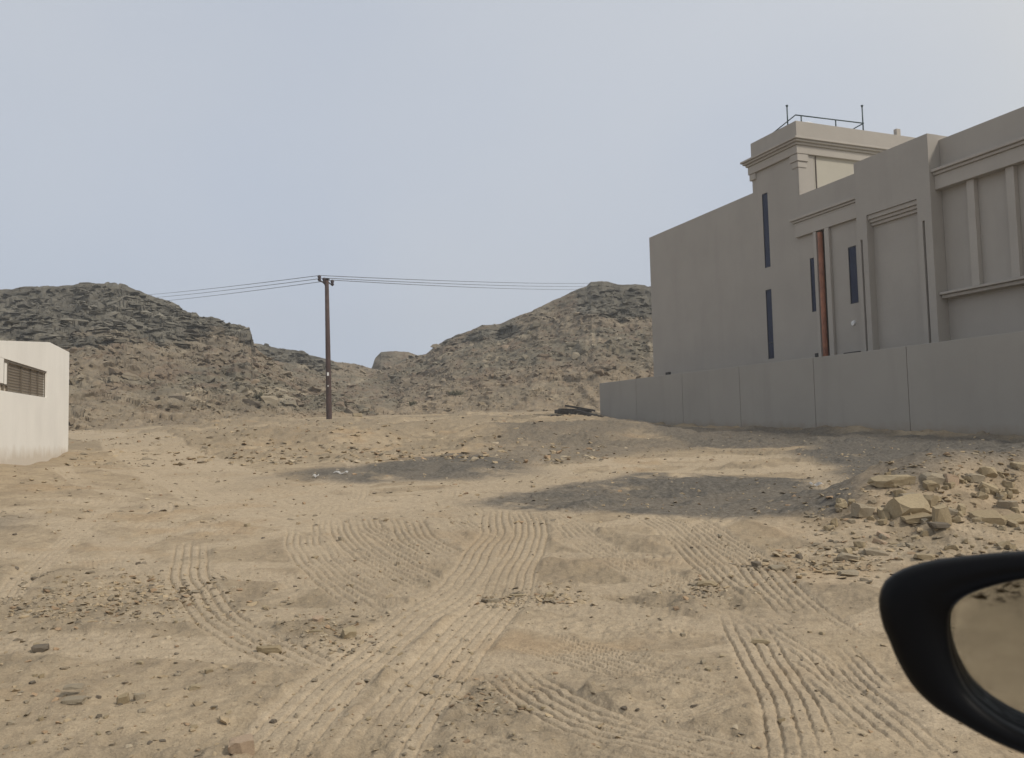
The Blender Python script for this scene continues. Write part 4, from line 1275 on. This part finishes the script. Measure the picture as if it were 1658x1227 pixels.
prism('back_wall', M['cream_wall'], ww, [(4.0, -1.0), (14.0, -1.0), (14.0, 2.0), (4.0, 2.4)], 1.6, 1.8)
# railing
rl = prism('grille', M['mesh_panel'], ww, [(4.40, 1.18), (9.05, 1.045), (9.05, 1.60), (4.40, 1.78)], 0.075, 0.085)
for i in range(11):
    f_ = (i + 0.3) / 10.6
    za = 1.178 + (1.785 - 1.178) * f_; zc = 1.045 + (1.61 - 1.045) * f_
    prism('slat', M['bronze'], rl, [(4.42, za - .009), (9.05, zc - .009), (9.05, zc + .009), (4.42, za + .009)], 0.056, 0.073)
for s_ in (4.36, 5.35, 6.35, 7.5, 8.98):
    za = np.interp(s_, [4.4, 9.05], [1.17, 1.04]); zc = np.interp(s_, [4.4, 9.05], [1.78, 1.605])
    prism('upright', M['bronze'], rl, [(s_, za), (s_ + .045, za), (s_ + .045, zc), (s_, zc)], 0.036, 0.054)
prism('top_rail', M['bronze'], rl, [(4.36, 1.745), (9.05, 1.575), (9.05, 1.615), (4.36, 1.79)], 0.015, 0.034)
fp = prism('post', M['bronze'], ww, [(9.10, 1.04), (9.18, 1.04), (9.18, 1.60), (9.10, 1.60)], 0.01, 0.05)
prism('post', M['bronze'], ww, [(9.50, 1.03), (9.58, 1.03), (9.58, 1.585), (9.50, 1.585)], 0.01, 0.05)
prism('post_bar', M['bronze'], ww, [(9.18, 1.555), (9.50, 1.545), (9.50, 1.585), (9.18, 1.60)], 0.012, 0.05)
prism('infill', M['white_wall'], ww, [(9.18, 1.17), (9.50, 1.16), (9.50, 1.545), (9.18, 1.555)], 0.02, 0.06)
prism('wall_panel', M['white_wall'], ww, [(9.582, 1.16), (14.0, 1.04), (14.0, 1.498), (9.6, 1.597), (9.582, 1.6)], 0.003, 0.30)
prism('low_panel', M['mesh_panel'], ww, [(9.18, 1.035), (14.0, 0.90), (14.0, 1.03), (9.18, 1.155)], 0.04, 0.08)
prism('low_rail', M['bronze'], ww, [(9.18, 1.142), (14.0, 1.03), (14.0, 1.038), (9.18, 1.158)], 0.01, 0.036)

# ------------------------------------------------------------------ power pole and lines
PD = 55.0
pb = at(533, 682, PD); pt = at(529, 453, PD)
gzp = float(gz(pb[0], pb[1]))
pole = empty('power_pole', (pb[0], pb[1], min(gzp, pb[2])), 0)
tag(pole, 'rust brown power pole standing alone on the dirt bank', 'pole')
base = Vector((pb[0], pb[1], min(gzp, pb[2])))
def PL(px, py, d=PD): return Vector(at(px, py, d)) - base
top = PL(529, 452)
tube('shaft', M['pole'], pole, [Vector((0, 0, -0.6)), Vector((0, 0, 0.2)), top * 0.5, top], [0.185, 0.18, 0.155, 0.125], 14)
ins = [PL(519, 452), PL(525.5, 455), PL(536.5, 456.5)]
dsh = [-0.35, -0.1, 0.3]
for v, d in zip(ins, dsh): v.y += d
boxes('pole_cap', M['steel'], pole, [(top.x - .16, top.x + .16, -.16, .16, top.z - .02, top.z + .05)], 0.01)
tube('cross_arm', M['steel'], pole, [ins[0] + Vector((-.02, 0, -.12)), ins[1] + Vector((0, 0, -.14)), top + Vector((-.02, 0, -.55))], 0.05, 8)
tube('cross_arm', M['steel'], pole, [ins[1] + Vector((0, 0, -.14)), top + Vector((0, 0, -.12)), ins[2] + Vector((0, 0, -.16))], 0.045, 8)
for v in ins:
    tube('insulator', M['insulator'], pole, [v + Vector((0, 0, -.2)), v + Vector((0, 0, -.1)), v + Vector((0, 0, -.02)), v + Vector((0, 0, .1)), v + Vector((0, 0, .2))], [0.05, 0.12, 0.08, 0.13, 0.06], 10)
def on_shaft(py):
    f_ = (682 - py) / (682 - 453)
    return top * f_
v = on_shaft(607)
boxes('number_plate', M['plate'], pole, [(v.x - .05, v.x + .07, -.185, -.172, v.z - .10, v.z + .12)], 0.004)
v = on_shaft(626)
boxes('small_plate', M['plate'], pole, [(v.x - .03, v.x + .05, -.19, -.178, v.z - .03, v.z + .05)], 0.004)
def wire(label, start, px, py, d, ext, sag):
    e = Vector(at(px, py, d))
    s = start + base
    e = s + (e - s) * ext
    pts = []
    for i in range(25):
        t = i / 24
        p = s.lerp(e, t); p.z -= sag * 4 * t * (1 - t)
        pts.append(p)
    o = tube('power_line', M['wire'], None, pts, 0.021, 5)
    tag(o, label, 'cable', 'power lines at the pole')
tops = [v + Vector((0, 0, .18)) for v in ins]
wire('uppermost power line running left from the pole to the left hill', tops[0], 265, 474, 102, 1.25, 0.10)
wire('middle power line running left from the pole to the left hill', tops[1], 270, 479, 102, 1.25, 0.10)
wire('lowest power line running left from the pole to the left hill', tops[2], 278, 485, 102, 1.25, 0.10)
wire('uppermost power line running right from the pole to the right hill', tops[0], 956, 457, 118, 1.2, 0.25)
wire('middle power line running right from the pole to the right hill', tops[1], 945, 462, 118, 1.2, 0.25)
wire('lowest power line running right from the pole to the right hill', tops[2], 928, 467, 118, 1.2, 0.25)

# ------------------------------------------------------------------ timber pile, shrubs, litter
def plank(label, px, py, L_, w, h, rz, ry, lift):
    x, y = _gp(px, py)
    bm = bmesh.new()
    add_box(bm, -L_ / 2, L_ / 2, -w / 2, w / 2, 0, h, 0.008)
    for v in bm.verts:
        v.co.y += 0.03 * math.sin(v.co.x * 2.1 + L_); v.co.z += 0.02 * math.cos(v.co.x * 3 + w)
    o = from_bm('plank', bm, M['timber'])
    o.location = (x, y, float(gz(x, y)) + lift)
    o.rotation_euler = (0, ry, rz)
    tag(o, label, 'plank', 'timber dumped by the wall')
plank('bottom plank of the dark timber pile by the wall end', 930, 692, 1.9, 0.5, 0.20, 0.05, 0.0, 0.0)
plank('plank across the left end of the dark timber pile', 918, 691, 1.0, 0.40, 0.16, 0.5, 0.05, 0.18)
plank('flat board lying on top of the dark timber pile', 932, 690, 1.45, 0.40, 0.14, -0.15, 0.04, 0.22)
plank('thin stick poking up from the dark timber pile', 940, 690, 1.35, 0.10, 0.09, -0.25, 0.20, 0.36)
plank('board sliding off the right end of the dark timber pile', 952, 692, 1.1, 0.28, 0.13, -0.5, 0.25, 0.14)
plank('thin stick on the ground right of the dark timber pile', 962, 693, 0.9, 0.10, 0.08, -0.4, 0.05, 0.02)

def shrub(label, px, py, depth, w, h, n, seed):
    rg = random.Random(seed)
    p = hill_at(px, py)
    rt = empty('shrub', (p[0], p[1], p[2] - 0.05), 0)
    tag(rt, label, 'shrub')
    bm = bmesh.new()
    tips = []
    for i in range(26):
        a_ = rg.uniform(0, 6.28); l_ = rg.uniform(0.5, 1.0)
        tip = Vector((math.cos(a_) * w * .5 * l_, math.sin(a_) * w * .5 * l_, h * rg.uniform(.4, 1.0)))
        tube_into(bm, [Vector((0, 0, -0.1)), tip * 0.5 + Vector((0, 0, .05)), tip], [0.02, 0.012, 0.006], 4)
        tips.append(tip)
    from_bm('stems', bm, M['twig'], rt)
    bm = bmesh.new()
    for i in range(n):
        tip = rg.choice(tips)
        c_ = tip * rg.uniform(.45, 1.05) + Vector((rg.gauss(0, .07), rg.gauss(0, .07), rg.gauss(0, .05)))
        d = Vector((rg.gauss(0, 1), rg.gauss(0, 1), rg.gauss(0, 1))).normalized() * 0.06
        e = d.orthogonal().normalized() * 0.025
        bm.faces.new([bm.verts.new(c_ - d), bm.verts.new(c_ + e), bm.verts.new(c_ + d), bm.verts.new(c_ - e)])
    from_bm('foliage', bm, M['shrub'], rt)
shrub('wide dry shrub at the foot of the right hill', 737, 643, 66.5, 1.5, 0.65, 900, 3)
shrub('small dark shrub at the hill foot right of the pole', 666, 657, 63, 0.6, 0.5, 350, 5)
shrub('low dark shrub beside the pale boulder left of the pole', 418, 648, 57.5, 0.7, 0.75, 350, 8)

def litter(label, px, py, wpx):
    x, y = _gp(px, py)
    w = wpx / FPX * y
    bm = bmesh.new()
    pr = None
    for i in range(9):
        t = i / 8
        c_ = (w * (t - .5), 0.05 * math.sin(t * 4), 0.012 + 0.018 * math.sin(t * 9))
        q = (bm.verts.new((c_[0], c_[1] - .05, c_[2])), bm.verts.new((c_[0], c_[1] + .05, c_[2] + .02)))
        if pr: bm.faces.new((pr[0], q[0], q[1], pr[1]))
        pr = q
    bmesh.ops.solidify(bm, geom=bm.faces[:], thickness=0.006)
    o = from_bm('plastic_scrap', bm, M['litter'])
    o.location = (x, y, float(gz(x, y)) + 0.01)
    tag(o, label, 'litter')
litter('crumpled white plastic scrap on the dark gravel patch', 1322, 787, 18)
litter('thin white scrap on the grey gravel strip left of the centre', 552, 769, 24)
litter('short white scrap left of the thin one on the grey gravel strip', 511, 775, 11)

# ------------------------------------------------------------------ car door mirror
MC = at(1680, 1050, 0.70)
to_cam = (np.array([0, 0, EYE]) - MC); to_cam /= np.linalg.norm(to_cam)
want = np.array([-0.55, -0.45, -0.75]); want /= np.linalg.norm(want)
mn = to_cam + want; mn /= np.linalg.norm(mn)
fn = to_cam * 0.75 + mn * 0.25; fn /= np.linalg.norm(fn)     # the housing's own facing
car = empty('car_mirror', (0.75, 0.52, 0.0), 0)
tag(car, 'black door mirror of the car, cut off at the lower right corner', 'car mirror')
cb = np.array([0.75, 0.52, 0.0])
outer = [(1420, 985), (1421, 962), (1432, 939), (1460, 921), (1510, 907), (1580, 898), (1658, 892), (1760, 890), (1860, 900), (1920, 930), (1940, 990), (1935, 1080), (1910, 1150), (1860, 1200), (1790, 1234), (1720, 1238), (1658, 1222), (1600, 1197), (1550, 1169), (1510, 1145), (1475, 1112), (1450, 1070), (1436, 1036), (1427, 1016)]
glass = [(1535, 1012), (1540, 987), (1560, 967), (1600, 951), (1658, 938), (1750, 930), (1840, 938), (1890, 970), (1900, 1040), (1885, 1120), (1840, 1170), (1770, 1195), (1700, 1197), (1658, 1186), (1610, 1160), (1570, 1125), (1548, 1085), (1537, 1045)]
def loop(pts, n_):
    P = np.array(pts, float)
    P = np.vstack([P, P[:1]])
    PP = np.vstack([P[-3:-1], P, P[1:3]])
    S_ = []
    for i in range(1, len(PP) - 2):
        t = np.linspace(0, 1, 12, endpoint=False)[:, None]
        a, b, c_, d = PP[i - 1], PP[i], PP[i + 1], PP[min(i + 2, len(PP) - 1)]
        S_.append(0.5 * (2 * b + (c_ - a) * t + (2 * a - 5 * b + 4 * c_ - d) * t ** 2 + (3 * b - a - 3 * c_ + d) * t ** 3))
    S_ = np.vstack(S_[1:-2])
    ctr = S_.mean(0)
    ang = np.arctan2(S_[:, 1] - ctr[1], S_[:, 0] - ctr[0])
    o_ = np.argsort(ang)
    th = np.linspace(-math.pi, math.pi, n_, endpoint=False)
    rad = np.interp(th, ang[o_], np.hypot(*(S_ - ctr).T)[o_], period=2 * math.pi)
    return ctr[None] + np.stack([np.cos(th) * rad, np.sin(th) * rad], -1)
NL = 96
OL, GL = loop(outer, NL), loop(glass, NL)
def onm(px, py, n, off=0.0): return on_plane(px, py, MC + n * off, n) - cb
o3 = np.array([onm(x, y, fn) for x, y in OL])
g3 = np.array([onm(x, y, fn) for x, y in GL])
cen = o3.mean(0)
fv = fn
loops = []
loops.append(cen + (o3 - cen) * 0.30 - fv * 0.085)
loops.append(cen + (o3 - cen) * 0.62 - fv * 0.075)
loops.append(cen + (o3 - cen) * 0.86 - fv * 0.052)
loops.append(cen + (o3 - cen) * 0.965 - fv * 0.026)
loops.append(o3 - fv * 0.008)
loops.append(o3 * 0.93 + g3 * 0.07 + fv * 0.003)
loops.append(o3 * 0.75 + g3 * 0.25 + fv * 0.009)
loops.append(o3 * 0.35 + g3 * 0.65 + fv * 0.010)
loops.append(o3 * 0.04 + g3 * 0.96 + fv * 0.006)
loops.append(g3 - fv * 0.004)
loops.append(g3 - fv * 0.030)
bm = bmesh.new()
rings = [[bm.verts.new(p) for p in lp] for lp in loops]
for a_, b_ in zip(rings[:-1], rings[1:]):
    for i in range(NL):
        j = (i + 1) % NL
        bm.faces.new((a_[i], a_[j], b_[j], b_[i]))
bm.faces.new(rings[0]); bm.faces.new(rings[-1])
housing = from_bm('housing', bm, M['blk'], car, True)
# mirror glass, tilted inside the housing
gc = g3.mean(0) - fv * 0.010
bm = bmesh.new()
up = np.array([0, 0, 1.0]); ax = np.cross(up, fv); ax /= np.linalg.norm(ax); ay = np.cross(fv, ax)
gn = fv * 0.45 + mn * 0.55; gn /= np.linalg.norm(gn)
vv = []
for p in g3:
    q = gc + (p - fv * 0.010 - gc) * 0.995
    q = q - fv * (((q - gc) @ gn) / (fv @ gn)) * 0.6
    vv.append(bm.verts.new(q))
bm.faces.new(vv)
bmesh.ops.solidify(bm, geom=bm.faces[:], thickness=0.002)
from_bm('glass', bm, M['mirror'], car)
box('arm', M['blk'], car, 0.02, 0.20, -0.02, 0.07, MC[2] - 0.13, MC[2] - 0.05, 0.015)
# door skin under the window line, out of the view, carries the mirror arm
bm = bmesh.new()
prof = [(0.0, 0.30), (0.035, 0.45), (0.05, 0.62), (0.03, 0.80), (0.0, 0.90)]
xs_ = [0.16, 0.5, 0.9, 1.3]
vr = [[bm.verts.new((x, -0.03 + d_, z_)) for d_, z_ in prof] for x in xs_]
for a_, b_ in zip(vr[:-1], vr[1:]):
    for i in range(len(prof) - 1): bm.faces.new((a_[i], b_[i], b_[i + 1], a_[i + 1]))
bmesh.ops.solidify(bm, geom=bm.faces[:], thickness=0.03)
from_bm('door_skin', bm, M['car'], car, False)


# ------------------------------------------------------------------ dusty air
bm = bmesh.new()
add_box(bm, -190, 190, -60, 260, -2.0, 40.0)
haze = from_bm('haze', bm, None)
tag(haze, kind='stuff')
hm = bpy.data.materials.new('dusty_air')
hm.use_nodes = True
ht = hm.node_tree
ht.nodes.clear()
ho = ht.nodes.new('ShaderNodeOutputMaterial')
hv = ht.nodes.new('ShaderNodeVolumePrincipled')
hv.inputs['Color'].default_value = (0.88, 0.88, 0.86, 1)
hv.inputs['Density'].default_value = 0.0014
hv.inputs['Anisotropy'].default_value = 0.2
ht.links.new(hv.outputs['Volume'], ho.inputs['Volume'])
haze.data.materials.append(hm)
